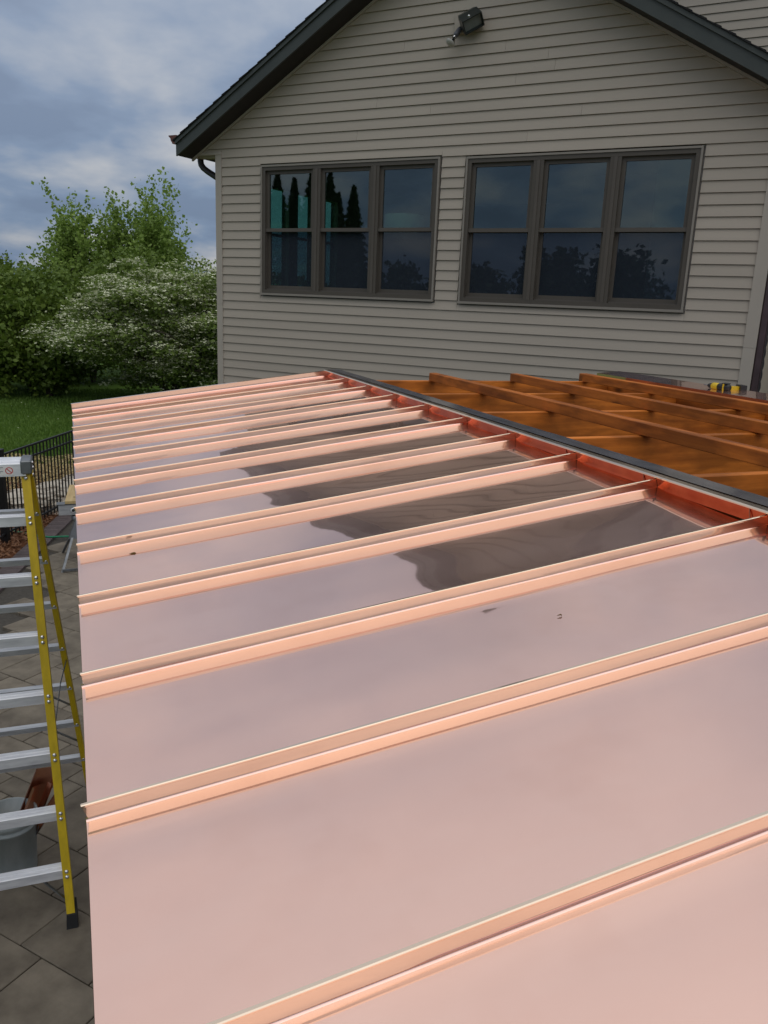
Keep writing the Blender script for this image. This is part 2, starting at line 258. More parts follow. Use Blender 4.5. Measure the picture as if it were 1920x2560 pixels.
# ------------------------------------------------------------------ mesh helpers
class MB:
    def __init__(self): self.v = []; self.f = []; self.sm = []
    def add(self, vs, fs, smooth=False):
        o = len(self.v); self.v += [tuple(x) for x in vs]; self.f += [tuple(i+o for i in q) for q in fs]; self.sm += [smooth]*len(fs); return self
    def box(self, x0, x1, y0, y1, z0, z1):
        vs = [(x, y, z) for z in (z0, z1) for y in (y0, y1) for x in (x0, x1)]
        return self.add(vs, [(0, 2, 3, 1), (4, 5, 7, 6), (0, 1, 5, 4), (2, 6, 7, 3), (0, 4, 6, 2), (1, 3, 7, 5)])
    def cbox(self, x0, x1, y0, y1, z0, z1, c):
        """box with chamfered edges"""
        c = min(c, (x1-x0)*.45, (y1-y0)*.45, (z1-z0)*.45)
        secs = [(z0, c), (z0+c, 0), (z1-c, 0), (z1, c)]; vs = []; fs = []
        for z, k in secs:
            a0, a1, b0, b1 = x0+k, x1-k, y0+k, y1-k
            vs += [(a0+c, b0, z), (a1-c, b0, z), (a1, b0+c, z), (a1, b1-c, z), (a1-c, b1, z), (a0+c, b1, z), (a0, b1-c, z), (a0, b0+c, z)]
        for s in range(3):
            for i in range(8): fs.append((s*8+i, s*8+(i+1) % 8, s*8+8+(i+1) % 8, s*8+8+i))
        fs.append(tuple(range(7, -1, -1))); fs.append(tuple(range(24, 32)))
        return self.add(vs, fs)
    def bar(self, p0, p1, a, b):
        """box from p0 to p1 with half-extent vectors a and b"""
        p0, p1, a, b = map(Vector, (p0, p1, a, b))
        vs = [p+sx*a+sy*b for p in (p0, p1) for sy in (-1, 1) for sx in (-1, 1)]
        fs = [(0, 2, 3, 1), (4, 5, 7, 6), (0, 1, 5, 4), (2, 6, 7, 3), (0, 4, 6, 2), (1, 3, 7, 5)]
        if (p1-p0).dot(a.cross(b)) < 0: fs = [tuple(reversed(q)) for q in fs]
        return self.add(vs, fs)
    def prism(self, poly, axis, lo, hi):
        """extrude a 2D polygon along axis ('x','y','z') from lo to hi"""
        def pt(a, b, t): return {'x': (t, a, b), 'y': (a, t, b), 'z': (a, b, t)}[axis]
        n = len(poly); vs = [pt(a, b, lo) for a, b in poly]+[pt(a, b, hi) for a, b in poly]
        ar = sum(poly[i][0]*poly[(i+1) % n][1]-poly[(i+1) % n][0]*poly[i][1] for i in range(n))
        fs = [tuple(range(n)), tuple(range(2*n-1, n-1, -1))]+[(i, n+i, n+(i+1) % n, (i+1) % n) for i in range(n)]
        flip = (ar > 0) if axis in ('x', 'z') else (ar < 0)
        if not flip: fs = [tuple(reversed(q)) for q in fs]
        fs = [tuple(q) for q in fs]
        return self.add(vs, fs)
    def tube(self, pts, rad, n=8, cap=True, smooth=True):
        pts = [Vector(p) for p in pts]; m = len(pts)
        if not isinstance(rad, (list, tuple)): rad = [rad]*m
        vs = []; up = None
        for i, p in enumerate(pts):
            t = (pts[min(i+1, m-1)]-pts[max(i-1, 0)]).normalized()
            if up is None:
                up = Vector((0, 0, 1)) if abs(t.z) < .9 else Vector((1, 0, 0))
            a = (up-t*up.dot(t)).normalized(); up = a; b = t.cross(a)
            for k in range(n):
                g = 2*math.pi*k/n; vs.append(p+(a*math.cos(g)+b*math.sin(g))*rad[i])
        fs = [(i*n+k, i*n+(k+1) % n, (i+1)*n+(k+1) % n, (i+1)*n+k) for i in range(m-1) for k in range(n)]
        self.add(vs, fs, smooth)
        if cap: 
            o = len(self.v)-m*n
            self.f += [tuple(o+k for k in range(n-1, -1, -1)), tuple(o+(m-1)*n+k for k in range(n))]; self.sm += [False, False]
        return self
    def lathe(self, prof, c=(0, 0, 0), n=24, axis=None, smooth=True):
        c = Vector(c); q = Vector((0, 0, 1)).rotation_difference(Vector(axis)) if axis else None
        vs = []
        for r, z in prof:
            for k in range(n):
                g = 2*math.pi*k/n; p = Vector((r*math.cos(g), r*math.sin(g), z))
                if q: p = q @ p
                vs.append(p+c)
        m = len(prof)
        fs = [(i*n+k, i*n+(k+1) % n, (i+1)*n+(k+1) % n, (i+1)*n+k) for i in range(m-1) for k in range(n)]
        return self.add(vs, fs, smooth)
    def build(self, name, m, parent=None, loc=None):
        me = bpy.data.meshes.new(name); me.from_pydata(self.v, [], self.f); 
        me.polygons.foreach_set('use_smooth', self.sm); me.update()
        me.materials.append(MT[m] if isinstance(m, str) else m)
        o = bpy.data.objects.new(name, me); COL.objects.link(o)
        if parent: o.parent = parent
        if loc is not None: o.location = loc
        return o
def tag(o, label, cat, group=None):
    o['label'] = label; o['category'] = cat
    if group: o['group'] = group
    return o
def structure(o): o['kind'] = 'structure'; return o
def stuff(o, label=None, cat=None):
    o['kind'] = 'stuff'
    if label: o['label'] = label; o['category'] = cat
    return o
def thing(name, label, cat, loc=(0, 0, 0), rz=0.0, group=None):
    o = bpy.data.objects.new(name, None); COL.objects.link(o); o.location = loc; o.rotation_euler = (0, 0, rz); o.empty_display_size = .2
    return tag(o, label, cat, group)
def child(src, parent, loc=None):
    c = src.copy(); COL.objects.link(c); c.parent = parent
    if loc is not None: c.location = loc
    return c
def quads(name, P, A, B, m, parent=None):
    """many small quads: centres P, half vectors A and B (diamond leaves)"""
    n = len(P); V = np.empty((n, 4, 3)); V[:, 0] = P-A; V[:, 1] = P+B; V[:, 2] = P+A; V[:, 3] = P-B
    me = bpy.data.meshes.new(name); me.vertices.add(n*4); me.vertices.foreach_set('co', V.reshape(-1).astype(np.float32))
    me.loops.add(n*4); me.loops.foreach_set('vertex_index', np.arange(n*4, dtype=np.int32))
    me.polygons.add(n); me.polygons.foreach_set('loop_start', np.arange(0, n*4, 4, dtype=np.int32)); me.polygons.foreach_set('loop_total', np.full(n, 4, dtype=np.int32))
    me.update(calc_edges=True); me.materials.append(MT[m])
    o = bpy.data.objects.new(name, me); COL.objects.link(o)
    if parent: o.parent = parent
    return o
def rvec(n):
    v = rng.normal(size=(n, 3)); return v/np.linalg.norm(v, axis=1, keepdims=True)
def leafvecs(n, size, flat=0.0, aspect=0.6):
    nrm = rvec(n); nrm[:, 2] += flat*2.5; nrm /= np.linalg.norm(nrm, axis=1, keepdims=True)
    a = np.cross(nrm, rvec(n)); a /= np.linalg.norm(a, axis=1, keepdims=True)+1e-9
    b = np.cross(nrm, a); s = size*rng.uniform(.6, 1.35, size=(n, 1))
    return a*s, b*s*aspect

# ------------------------------------------------------------------ the setting: ground, patio
g = MB(); g.add([(-900, -900, -.06), (900, -900, -.06), (900, 1500, -.06), (-900, 1500, -.06)], [(0, 1, 2, 3)])
structure(g.build('lawn', 'lawn'))
BA, BB = Vector((-.78, 9.85)), Vector((-.26, 11.84))         # patio edge line
bdir = (BB-BA).normalized(); bnor = Vector((-bdir.y, bdir.x))   # bnor points to the planting bed
def bl(t, o): p = BA+bdir*t+bnor*o; return (p.x, p.y)
pa = MB(); P0, P1 = bl(-16, 0), bl(9, 0)
pa.prism([P0, P1, (12, 18.0), (12, -6), (P0[0], -6)], 'z', -.12, -.032)
patio = structure(pa.build('patio', 'joint'))
# random ashlar pavers laid along the house's axes
TH = -0.856215; ct, st_ = math.cos(TH), math.sin(TH)
cell = .165; GX, GY = 92, 92; occ = np.zeros((GX, GY), bool); pav_n = 0
org = Vector((-5.6, 6.6))
for i in range(GX):
    for j in range(GY):
        if occ[i, j]: continue
        opts = [(3, 2), (2, 3), (2, 2), (3, 3), (4, 2), (2, 1), (1, 2), (1, 1)]
        wts = [5, 5, 3, 4, 2, .6, .6, .2]
        for _ in range(12):
            a, b = random.choices(opts, wts)[0]
            if i+a <= GX and j+b <= GY and not occ[i:i+a, j:j+b].any(): break
        else: a, b = 1, 1
        occ[i:i+a, j:j+b] = True
        cx, cy = (i+a/2)*cell, (j+b/2)*cell
        wx, wy = org.x+cx*ct-cy*st_, org.y+cx*st_+cy*ct
        dd = (Vector((wx, wy))-BA).dot(bnor)
        rad = math.hypot(a, b)*cell/2
        if dd > -rad*.9 or wx < -2.0 or wx > 1.25 or wy < 1.9 or wy > 13.2: continue
        if wx > .25+.10*wy*0 and wy > 3 and wx > .55: continue
        hx, hy = a*cell/2-.0032, b*cell/2-.0032
        m_ = MB(); m_.cbox(-hx, hx, -hy, hy, -.04, 0, .004)
        o = m_.build('paver', 'paver', patio, (wx, wy, random.uniform(-.002, .002)))
        o.rotation_euler = (random.uniform(-.003, .003), random.uniform(-.003, .003), TH); pav_n += 1
# brick soldier edging between patio and planting bed
ed = MB(); a, b, c_, d_ = bl(-6, 0), bl(6.2, 0), bl(6.2, .265), bl(-6, .265)
ed.prism([a, b, c_, d_], 'z', -.12, -.028); edging = structure(ed.build('brick_edging', 'joint'))
bm_ = MB(); bm_.cbox(-.05, .05, -.128, .128, -.05, .004, .004); proto = None
for k in range(64):
    p = bl(-1.2+k*.108, .133)
    if proto is None: o = proto = bm_.build('brick', 'brick', edging)
    else: o = child(proto, edging)
    o.location = (p[0], p[1], random.uniform(-.003, .003)); o.rotation_euler = (0, 0, math.atan2(bdir.y, bdir.x)+random.uniform(-.012, .012))
# planting bed, straw bank
FA = Vector((-.94, 11.41)); FB = Vector((-.055, 13.30)); fdir = (FB-FA).normalized(); fnor = Vector((-fdir.y, fdir.x)); FANG = math.atan2(fdir.y, fdir.x)
bed = MB(); bed.prism([bl(-6, .265), bl(6.2, .265), bl(6.2, 2.6), bl(-6, 2.6)], 'z', -.12, -.012)
structure(bed.build('planting_bed', 'mulchg'))
n = 9000; t = rng.uniform(-2, 5, n); o_ = rng.uniform(.275, 1.6, n)
Pm = np.stack([BA.x+bdir.x*t+bnor.x*o_, BA.y+bdir.y*t+bnor.y*o_, rng.uniform(-.008, .045, n)], 1)
A, B = leafvecs(n, .032, .5, .3)
stuff(quads('mulch', Pm, A, B, 'mulchc'), 'reddish brown wood mulch in the bed by the fence', 'mulch')
# the bank behind the fence: a low rise strewn with straw
def bank_h(x, y):
    d = (Vector((x, y))-FA).dot(fnor)
    return 0.0
sg = MB(); q0, q1, q2, q3 = (-7, 13.0), (6.5, 13.0), (6.5, 17.2), (-7, 16.6)
pts = [(-7, 13.0), (-1.5, 12.9), (.4, 13.7), (3, 13.9), (3.2, 17.6), (.6, 17.4), (-1.2, 16.6), (-3, 16.9), (-7, 16.0)]
sg.prism(pts, 'z', -.12, -.045); structure(sg.build('straw_bank', 'strawg'))
n = 26000; Ps = np.stack([rng.uniform(-2.2, 1.6, n), rng.uniform(13.2, 17.6, n), rng.uniform(-.05, .03, n)], 1)
Ps[:, 1] += .25*np.sin(Ps[:, 0]*3.1)
A, B = leafvecs(n, .075, .8, .10)
stuff(quads('straw', Ps, A, B, 'strawb'), 'pale straw mulch strewn on the bank behind the fence', 'straw')
n = 60000; Pg = np.stack([rng.uniform(-4.5, 3.5, n), 16.6+rng.uniform(0, 1, n)**1.3*13, rng.uniform(-.05, -.01, n)], 1)
A = np.stack([rng.normal(0, .012, n), rng.normal(0, .012, n), rng.uniform(.03, .065, n)], 1); B = np.stack([rng.normal(0, .011, n), rng.normal(0, .011, n), np.zeros(n)], 1)
stuff(quads('grass', Pg, A, B, 'grassb'), 'short green lawn grass beyond the straw bank', 'grass')
n = 34; Pd = np.stack([rng.uniform(-3, 1, n), rng.uniform(18, 26, n), rng.uniform(.02, .06, n)], 1); A, B = leafvecs(n, .018, 1, 1)
stuff(quads('dandelion_heads', Pd, A, B, 'blossom'), 'scattered pale dandelion heads in the lawn', 'flowers')

# ------------------------------------------------------------------ house (local frame: x along gable wall, y into the house)
HD = 8.16
HK = 1.25         # boards show 5 inches
house = thing('house', 'taupe clapboard house with gable wall, dark trim and two triple windows', 'house', (0.755368*HD*HK, 0.655301*HD*HK, -.825), TH)
house.scale = (HK, HK, HK)
UL, UR, APU, APZ, SL = -6.756, -.592, -3.674, 6.86, .578
PIT = .1016; EXT = -7.11; BOXZ = 4.905
WINS = [(-6.072, -3.835, 3.335, 4.735), (-3.505, -1.272, 3.328, 4.722)]
def roofz(u): return APZ-SL*abs(u-APU)
wall = MB(); wall.prism([(UL, -.1), (UR, -.1), (UR, 3.305), (UL, 3.305)], 'y', .02, .14)
for x0, x1 in ((UL, WINS[0][0]), (WINS[0][1], WINS[1][0]), (WINS[1][1], UR)): wall.box(x0, x1, .02, .14, 3.305, 4.762)
wall.prism([(UL, 4.762), (UR, 4.762), (UR, roofz(UR)-.02), (APU, APZ-.02), (UL, roofz(UL)-.02)], 'y', .02, .14)
wall = wall.build('gable_wall', 'inside', house)
def board(x0, x1, z0, z1, ends=None, yoff=0.0, par=wall, name='siding_board'):
    """one lap board, bottom edge proud of the board below; ends = (top left, top right) where the rake cuts it"""
    t0, t1 = ends if ends else (x0, x1)
    d0, d1 = -.016+yoff, -.001+yoff
    vs = [(x0, d0, z0), (x1, d0, z0), (t1, d1, z1), (t0, d1, z1), (x0, .0185+yoff, z0), (x1, .0185+yoff, z0), (t1, .0185+yoff, z1), (t0, .0185+yoff, z1)]
    MB().add(vs, [(0, 1, 2, 3), (5, 4, 7, 6), (0, 4, 5, 1), (3, 2, 6, 7), (0, 3, 7, 4), (1, 5, 6, 2)]).build(name, 'siding', par)
PH = 5.163 % PIT
k = 0
cbL, cbR = UL+.08, UR-.10
while True:
    z0 = PH-PIT+k*PIT; z1 = z0+PIT-.0025; k += 1
    if z0 > APZ-.07: break
    if z0 < 1.2 and z1 < 1.2:
        if z0 < .0: continue
    if z1 < BOXZ+.01:
        L0, R0 = cbL, cbR; segs = [(L0, R0)]
        for wx0, wx1, wz0, wz1 in WINS:
            if z1 > wz0-.03 and z0 < wz1+.03:
                if z0 < wz0-.03 < z1-.01 and z1-(wz0-.03) > .01 or z0 < wz1+.03 < z1: pass
                ns = []
                for a_, b_ in segs:
                    if a_ < wx0 < b_: ns += [(a_, wx0-.035), (wx1+.035, b_)]
                    else: ns.append((a_, b_))
                segs = ns
        for a_, b_ in segs: board(a_, b_, z0, z1)
        # sill and head courses are cut round the window
        for wx0, wx1, wz0, wz1 in WINS:
            if z0 < wz0-.035 < z1: board(wx0-.034, wx1+.034, z0, wz0-.036)
            if z0 < wz1+.035 < z1 and z1-wz1-.035 > .012: board(wx0-.034, wx1+.034, wz1+.036, z1)
    else:
        def ub(z): return APU-(APZ-.03-z)/SL
        zz0 = z0
        if z0 < BOXZ:
            board(EXT+.01, cbL-.001, BOXZ+.004, z1); l0 = l1 = cbL
        else: l0, l1 = max(ub(zz0), EXT+.01), max(ub(z1), EXT+.01)
        r0, r1 = 2*APU-ub(zz0), 2*APU-ub(z1)
        r0, r1 = min(r0, UR-.0), min(r1, UR)
        if l1 >= r1-.01: l1 = r1 = APU
        # one butt joint per long course
        if r0-l0 > 3.6:
            j = l0+(r0-l0)*random.choice((.33, .45, .62, .71)); board(l0, j-.001, zz0, z1, (l1, j-.001)); board(j+.001, r0, zz0, z1, (j+.001, r1), yoff=.0006)
        else: board(l0, r0, zz0, z1, (l1, r1))
MB().box(EXT+.01, UL, .02, .12, BOXZ, roofz(EXT)-.0).build('eave_box', 'corner', house)
for x0, x1, zs in ((UL-.004, UL+.082, 3.18), (UR-.102, UR+.004, 3.02)):
    MB().box(x0, x1, -.022, .10, 0, zs).build('corner_board', 'corner', house)
    MB().box(x0-.001, x1+.001, -.0235, .10, zs+.0015, BOXZ if x0 < -5 else 5.02).build('corner_board', 'corner', house)
# trim under the soffit along both rakes, and at the eave return
for sgn in (-1, 1):
    e0 = APU+sgn*(APU-EXT) if sgn > 0 else EXT
    p0 = Vector((e0, -.022, roofz(e0)-.022)); p1 = Vector((APU, -.022, APZ-.022))
    MB().bar(p0, p1, (0, .014, 0), (0, 0, .016)).build('rake_trim', 'corner', house)
MB().box(EXT+.01, UL+.08, -.03, -.001, BOXZ-.012, BOXZ+.012).build('eave_trim', 'corner', house)
# rake fascia, soffit, roof
OV = .30; FH = .165
for sgn in (-1, 1):
    ue = APU+sgn*3.44
    def rp(u, dz): return (u, roofz(u)+dz)
    MB().prism([rp(ue, 0), rp(APU, 0), rp(APU, -.012), rp(ue, -.012)], 'y', -OV+.02, -.001).build('soffit', 'soffit', house)
    MB().prism([rp(ue-.0, -.02), rp(APU, -.02), rp(APU, .105), rp(ue, .105)], 'y', -OV-.002, -OV+.02).build('fascia', 'fascia', house)
    MB().prism([rp(ue, .105), rp(APU, .105), rp(APU, .15), rp(ue, .15)], 'y', -OV-.022, -OV+.02).build('drip_edge', 'fascia', house)
    roof = MB(); roof.prism([rp(ue, .02), rp(APU, .02), rp(APU, .148), rp(ue, .148)], 'y', -OV+.021, 6.2)
    roof = roof.build('roof', 'shingle', house)
    nC = 28; cs = math.sqrt(1+SL*SL)
    for i in range(nC):
        u0 = ue-sgn*i*3.44/nC+sgn*.025; u1 = u0-sgn*(3.44/nC+.05)
        if sgn*(u1-APU) < 0: u1 = APU
        z0_, z1_ = roofz(u0)+.150, roofz(u1)+.152
        MB().prism([(u0, z0_), (u1, z1_), (u1, z1_+.003), (u0, z0_+.020)], 'y', -OV-.035+random.uniform(-.006, .004), 6.2).build('shingle_course', 'shingle', roof)
MB().box(EXT+.0, UL-.0, .121, 6.1, BOXZ-.004, BOXZ+.01).build('eave_soffit', 'soffit', house)
MB().prism([(EXT-.015, BOXZ-.012), (EXT+.012, BOXZ-.012), (EXT+.012, BOXZ+.17), (EXT-.015, BOXZ+.165)], 'y', -OV+.02, 6.1).build('eave_fascia', 'fascia', house)
MB().prism([(EXT, BOXZ-.012), (UL-.3, BOXZ-.012), (UL-.3, BOXZ-.004), (EXT, BOXZ-.004)], 'y', -OV+.02, -.032).build('return_soffit', 'soffit', house)
gp = [(EXT-.017, 4.985), (EXT-.080, 4.992), (EXT-.088, 5.012), (EXT-.100, 5.022), (EXT-.110, 5.055), (EXT-.135, 5.075), (EXT-.135, 5.086), (EXT-.017, 5.086)]
MB().prism(gp, 'y', -OV+.02, 6.1).build('gutter', 'gutter', house)
ds = MB(); ds.tube([(-7.09, .10, 4.93), (-7.09, .10, 4.855), (-7.08, .10, 4.815), (-7.045, .10, 4.775), (-6.98, .10, 4.735), (-6.845, .10, 4.665), (-6.80, .10, 4.63), (-6.795, .10, 4.58), (-6.795, .10, 4.4), (-6.795, .10, .1)], .037, 10)
ds.build('downspout', 'spout', house)
MB().cbox(UR+.008, UR+.072, -.005, .085, .05, 5.02, .008).build('downspout', 'plum', house)
sc_ = MB(); vs = []; zz = np.arange(.05, 5.0, .02)
for z in zz:
    w_ = .010+.007*abs(math.sin(z*math.pi/.105+.6*math.sin(z*2.3)))
    for x, y in ((UR+.074, -.004), (UR+.076+w_, -.004), (UR+.076+w_, .004), (UR+.074, .004)): vs.append((x, y, z))
fs = [(a*4+b, a*4+(b+1) % 4, a*4+4+(b+1) % 4, a*4+4+b) for a in range(len(zz)-1) for b in range(4)]
sc_.add(vs, fs).build('scalloped_strip', 'spout', house)
# windows
def window(x0, x1, z0, z1):
    f = MB(); T = .019
    # light channel round the unit
    for a_, b_, c2, d2 in ((x0-T, x1+T, z1, z1+T), (x0-T, x1+T, z0-T, z0), (x0-T, x0, z0, z1), (x1, x1+T, z0, z1)): f.box(a_, b_, -.030, .10, c2, d2)
    f.box(x0-T-.006, x1+T+.006, -.040, -.031, z0-T-.004, z0-T+.016)
    ch = f.build('window', 'channel', house)
    u = (x1-x0)/3; fr = MB(); F = .040
    fr.box(x0, x1, -.020, .09, z1-F, z1); fr.box(x0, x1, -.024, .09, z0, z0+F)
    fr.box(x0, x0+F, -.020, .09, z0+F, z1-F); fr.box(x1-F, x1, -.020, .09, z0+F, z1-F)
    fr.build('frame', 'frame', ch)
    for k2 in (1, 2):
        MB().box(x0+u*k2-.052, x0+u*k2+.052, -.018, .09, z0+F, z1-F).build('mullion', 'frame', ch)
        MB().box(x0+u*k2-.016, x0+u*k2+.016, -.025, -.019, z0+F, z1-F).build('mullion_cover', 'sash', ch)
    zm = (z0+z1)/2+.028
    for k2 in range(3):
        a_ = x0+u*k2+(F if k2 == 0 else .052); b_ = x0+u*(k2+1)-(F if k2 == 2 else .052)
        S = .038
        up = MB(); up.box(a_, b_, .012, .045, z1-F-S, z1-F); up.box(a_, a_+S, .012, .045, zm, z1-F-S); up.box(b_-S, b_, .012, .045, zm, z1-F-S)
        up.build('upper_sash', 'frame', ch)
        lo = MB(); lo.box(a_, b_, .046, .08, z0+F, z0+F+S+.012); lo.box(a_, a_+S*.8, .046, .08, z0+F+S+.012, zm-.03); lo.box(b_-S*.8, b_, .046, .08, z0+F+S+.012, zm-.03)
        lo.build('lower_sash', 'frame', ch)
        MB().box(a_, b_, -.004, .05, zm-.034, zm+.004).build('meeting_rail', 'sash', ch)
        MB().box(a_+S, b_-S, .026, .030, zm+.004, z1-F-S).build('upper_pane', 'glass_up', ch)
        MB().box(a_+S*.8, b_-S*.8, .058, .062, z0+F+S+.012, zm-.034).build('lower_pane', 'glass_low', ch)
        sl = MB(); sl.box(a_+.004, b_-.004, .004, .045, z0+F, z0+F+.012); sl.build('screen_rail', 'sash', ch)
for wn in WINS: window(*wn)
# side wall with three windows, interior shell
SW = [(.95, 1.36), (1.57, 1.98), (2.24, 2.60)]
sw = MB(); x0, x1 = UL+.0, UL+.10
sw.box(x0, x1, .14, 6.1, 0, 3.4); sw.box(x0, x1, .14, 6.1, 4.66, 5.0)
prev = .14
for a_, b_ in SW: sw.box(x0, x1, prev, a_, 3.4, 4.66); prev = b_
sw.box(x0, x1, prev, 6.1, 3.4, 4.66); sw.build('side_wall', 'siding', house)
for a_, b_ in SW:
    wf = MB(); wf.box(x0-.02, x0+.04, a_-.03, a_, 3.37, 4.69); wf.box(x0-.02, x0+.04, b_, b_+.03, 3.37, 4.69); wf.box(x0-.02, x0+.04, a_, b_, 4.661, 4.69); wf.box(x0-.02, x0+.04, a_, b_, 3.37, 3.399); wf.box(x0+.01, x0+.04, a_, b_, 4.07, 4.105)
    wf = wf.build('side_window', 'frame', house)
    MB().box(x0+.045, x0+.05, a_, b_, 3.4, 4.66).build('pane', 'glass_side', wf)
inn = MB(); inn.box(UL+.1, UR-.02, .14, 6.0, 2.5, 2.6); inn.box(UL+.1, UR-.02, .14, 6.0, 5.0, 5.06)
inn.box(UL+.1, UR-.02, 6.0, 6.1, 0, 5.0); inn.build('interior_shell', 'inside', house)
MB().box(-1.95, UR-.03, 1.6, 1.66, 2.6, 5.0).build('interior_partition', 'inside_light', house)
MB().box(UR-.12, UR-.0, .14, 3.13, 0, roofz(UR)+.02).build('return_wall', 'siding', house)
# taller main block set back to the right
mw = MB(); mw.box(-3.2, 10, 3.16, 3.30, 0, 7.55); mw = mw.build('main_wall', 'inside', house)
k = 0
while True:
    z0 = .05+k*PIT; k += 1
    if z0 > 7.4: break
    if z0 < 1.0: continue
    zr = z0+PIT-.0025
    if z0 < 4.6: board(UR+.06, 2.6, z0, zr, None, 3.14, mw)
    elif z0 < 6.95: board(min(APU+(APZ+.30-z0)/SL, UR+.3), 2.6, z0, zr, None, 3.14, mw)
    else: board(-3.2, 2.6, z0, zr, None, 3.14, mw)
MB().box(UR+.003, UR+.085, 3.10, 3.155, 0, 5.2).build('corner_board', 'corner', house)
mr_ = MB(); mr_.add([(-3.5, 2.85, 7.52), (10.3, 2.85, 7.52), (10.3, 11, 7.52), (-3.5, 11, 7.52), (.2, 6.9, 9.4), (6.5, 6.9, 9.4)], [(0, 1, 5, 4), (1, 2, 5), (2, 3, 4, 5), (3, 0, 4), (3, 2, 1, 0)])
mr_.build('main_roof', 'shingle', house)

# floodlight on the gable
HMW = house.location; HR = Matrix.Rotation(TH, 4, 'Z')
def h2w(p): return HR @ (Vector(p)*HK)+HMW
fl = thing('flood_light', 'dark boxed flood light with one bulb on the gable', 'light', h2w((-3.60, -.017, 5.95)), TH); fl.scale = (HK, HK, HK)
MB().cbox(-.135, .02, -.022, -.001, -.085, .10, .004).build('back_plate', 'siding', fl)
Va = Vector((.76, .42, .48)).normalized(); Vb = Vector((.70, -.45, -.55)); Vb = (Vb-Va*Vb.dot(Va)).normalized(); Vc = Va.cross(Vb)
if Vc.z > 0: Vc = -Vc
V0 = Vector((.045, -.235, -.055))          # the corner nearest the eye
la, lb, lc = .205, .175, .135
def hp(a, b, c): return V0+Va*a+Vb*(b-lb)*1.0+Vb*lb*0+Vc*c
def ring(b, k):  # cross-section at depth b (0 back, lb lens), inset k
    return [hp(k, b, k), hp(la-k, b, k), hp(la-k, b, lc-k), hp(k, b, lc-k)]
vb = ring(0, .022)+ring(.05, .004)+ring(lb, 0)+ring(lb, .010)+ring(lb-.03, .014)
fs = [(3, 2, 1, 0)]
for r in range(4):
    for q_ in range(4): fs.append((r*4+q_, r*4+(q_+1) % 4, r*4+4+(q_+1) % 4, r*4+4+q_))
MB().add(vb, fs).build('housing', 'light_housing', fl)
MB().add([v+Vb*.002 for v in vb[16:20]], [(0, 1, 2, 3)]).build('lens', 'lens', fl)
MB().lathe([(.013, 0), (.012, .008), (.007, .012), (0, .013)], hp(la*.42, lb-.035, -.001), 10, -Vc).build('screw', 'rivet', fl)
MB().tube([(-.01, -.02, -.02), (.02, -.10, -.02), hp(la*.4, .02, lc*.6)], .022, 10).build('bracket', 'light_housing', fl)
ax = Vector((-.40, -.42, -.81)).normalized(); s0 = Vector((-.055, -.055, -.055))
MB().tube([(-.045, -.02, -.03), s0], .022, 10).build('socket_arm', 'light_housing', fl)
MB().lathe([(.0, 0), (.024, 0), (.026, .06), (.022, .085), (.0, .085)], s0, 14, ax).build('socket', 'socket', fl)
MB().lathe([(.018, .08), (.017, .105), (.034, .130), (.050, .152)], s0, 18, ax).build('bulb_reflector', 'chrome', fl)
MB().lathe([(.050, .152), (.051, .160), (.036, .178), (.0, .184)], s0, 18, ax).build('bulb_lens', 'bulb', fl)
# lamp in the room
lp = thing('table_lamp', 'cream drum shade lamp standing inside the left window', 'lamp', h2w((-4.62, .78, 3.3)), TH); lp.scale = (HK, HK, HK)
MB().lathe([(.225, .98), (.24, .70), (.238, .70), (.223, .98)], n=28).build('lamp_shade', 'shade', lp)
MB().lathe([(0, 0), (.09, 0), (.09, .02), (.03, .05), (.06, .25), (.07, .4), (.02, .55), (.012, .72), (0, .72)], n=18).build('lamp_base', 'frame', lp)
tb = thing('side_table', 'dark side table carrying the lamp inside the window', 'table', h2w((-4.62, .78, 2.6)), TH); tb.scale = (HK, HK, HK)
MB().cbox(-.3, .3, -.25, .25, .66, .70, .005).build('table_top', 'frame', tb)
for sx in (-1, 1):
    for sy in (-1, 1): MB().box(sx*.26-.02, sx*.26+.02, sy*.21-.02, sy*.21+.02, 0, .66).build('leg', 'frame', tb)

# ------------------------------------------------------------------ pergola
SP = .45; Y0 = 14.51185*SP-2*SP+0.0        # far rake of the copper roof
Y0 = (2.51185+10)*SP
XE, ZE, XR, ZR = -.0206, 2.5613, 1.7088, 2.7929        # seam-top line at eave and at ridge
SH = .0365                                               # seam height
slope = math.atan2(ZR-ZE, XR-XE); cs_, sn_ = math.cos(slope), math.sin(slope)
SLN = (XR-XE)/cs_
YN = Y0-15*SP
pg = thing('pergola', 'flat pergola frame of orange stained timber in front of the house', 'pergola', (0, 0, 0))
RT = 2.772                                              # rafter top
XB, XF = 1.745, 3.83
MB().cbox(XB, XB+.045, YN, Y0-.02, 2.50, 2.800, .003).build('beam', 'cedar_y', pg)
MB().cbox(XF-.02, XF+.05, YN, Y0-.02, 2.50, 2.800, .003).build('beam', 'cedar_y', pg)
for k in range(8):
    y = 5.235-.775*k
    MB().cbox(XB+.0455, XF-.0205, y-.019, y+.019, RT-.235, RT+random.uniform(-.002, .002), .003).build('rafter', 'cedar_x', pg)
for x in (2.345, 2.985, 3.60):
    MB().cbox(x-.028, x+.028, YN+.3, 5.215, RT+.0025, RT+.058, .003).build('purlin', 'cedar_y', pg)
for x, top in ((.25, 2.43), (XB+.022, 2.4995), (XF+.015, 2.4995), (5.3, 2.43)):
    for y in (YN+.3, 2.2, Y0-.35):
        if x == .25 or x == 5.3: continue
        MB().cbox(x-.07, x+.07, y-.07, y+.07, -.03, top, .008).build('post', 'cedar_z', pg)
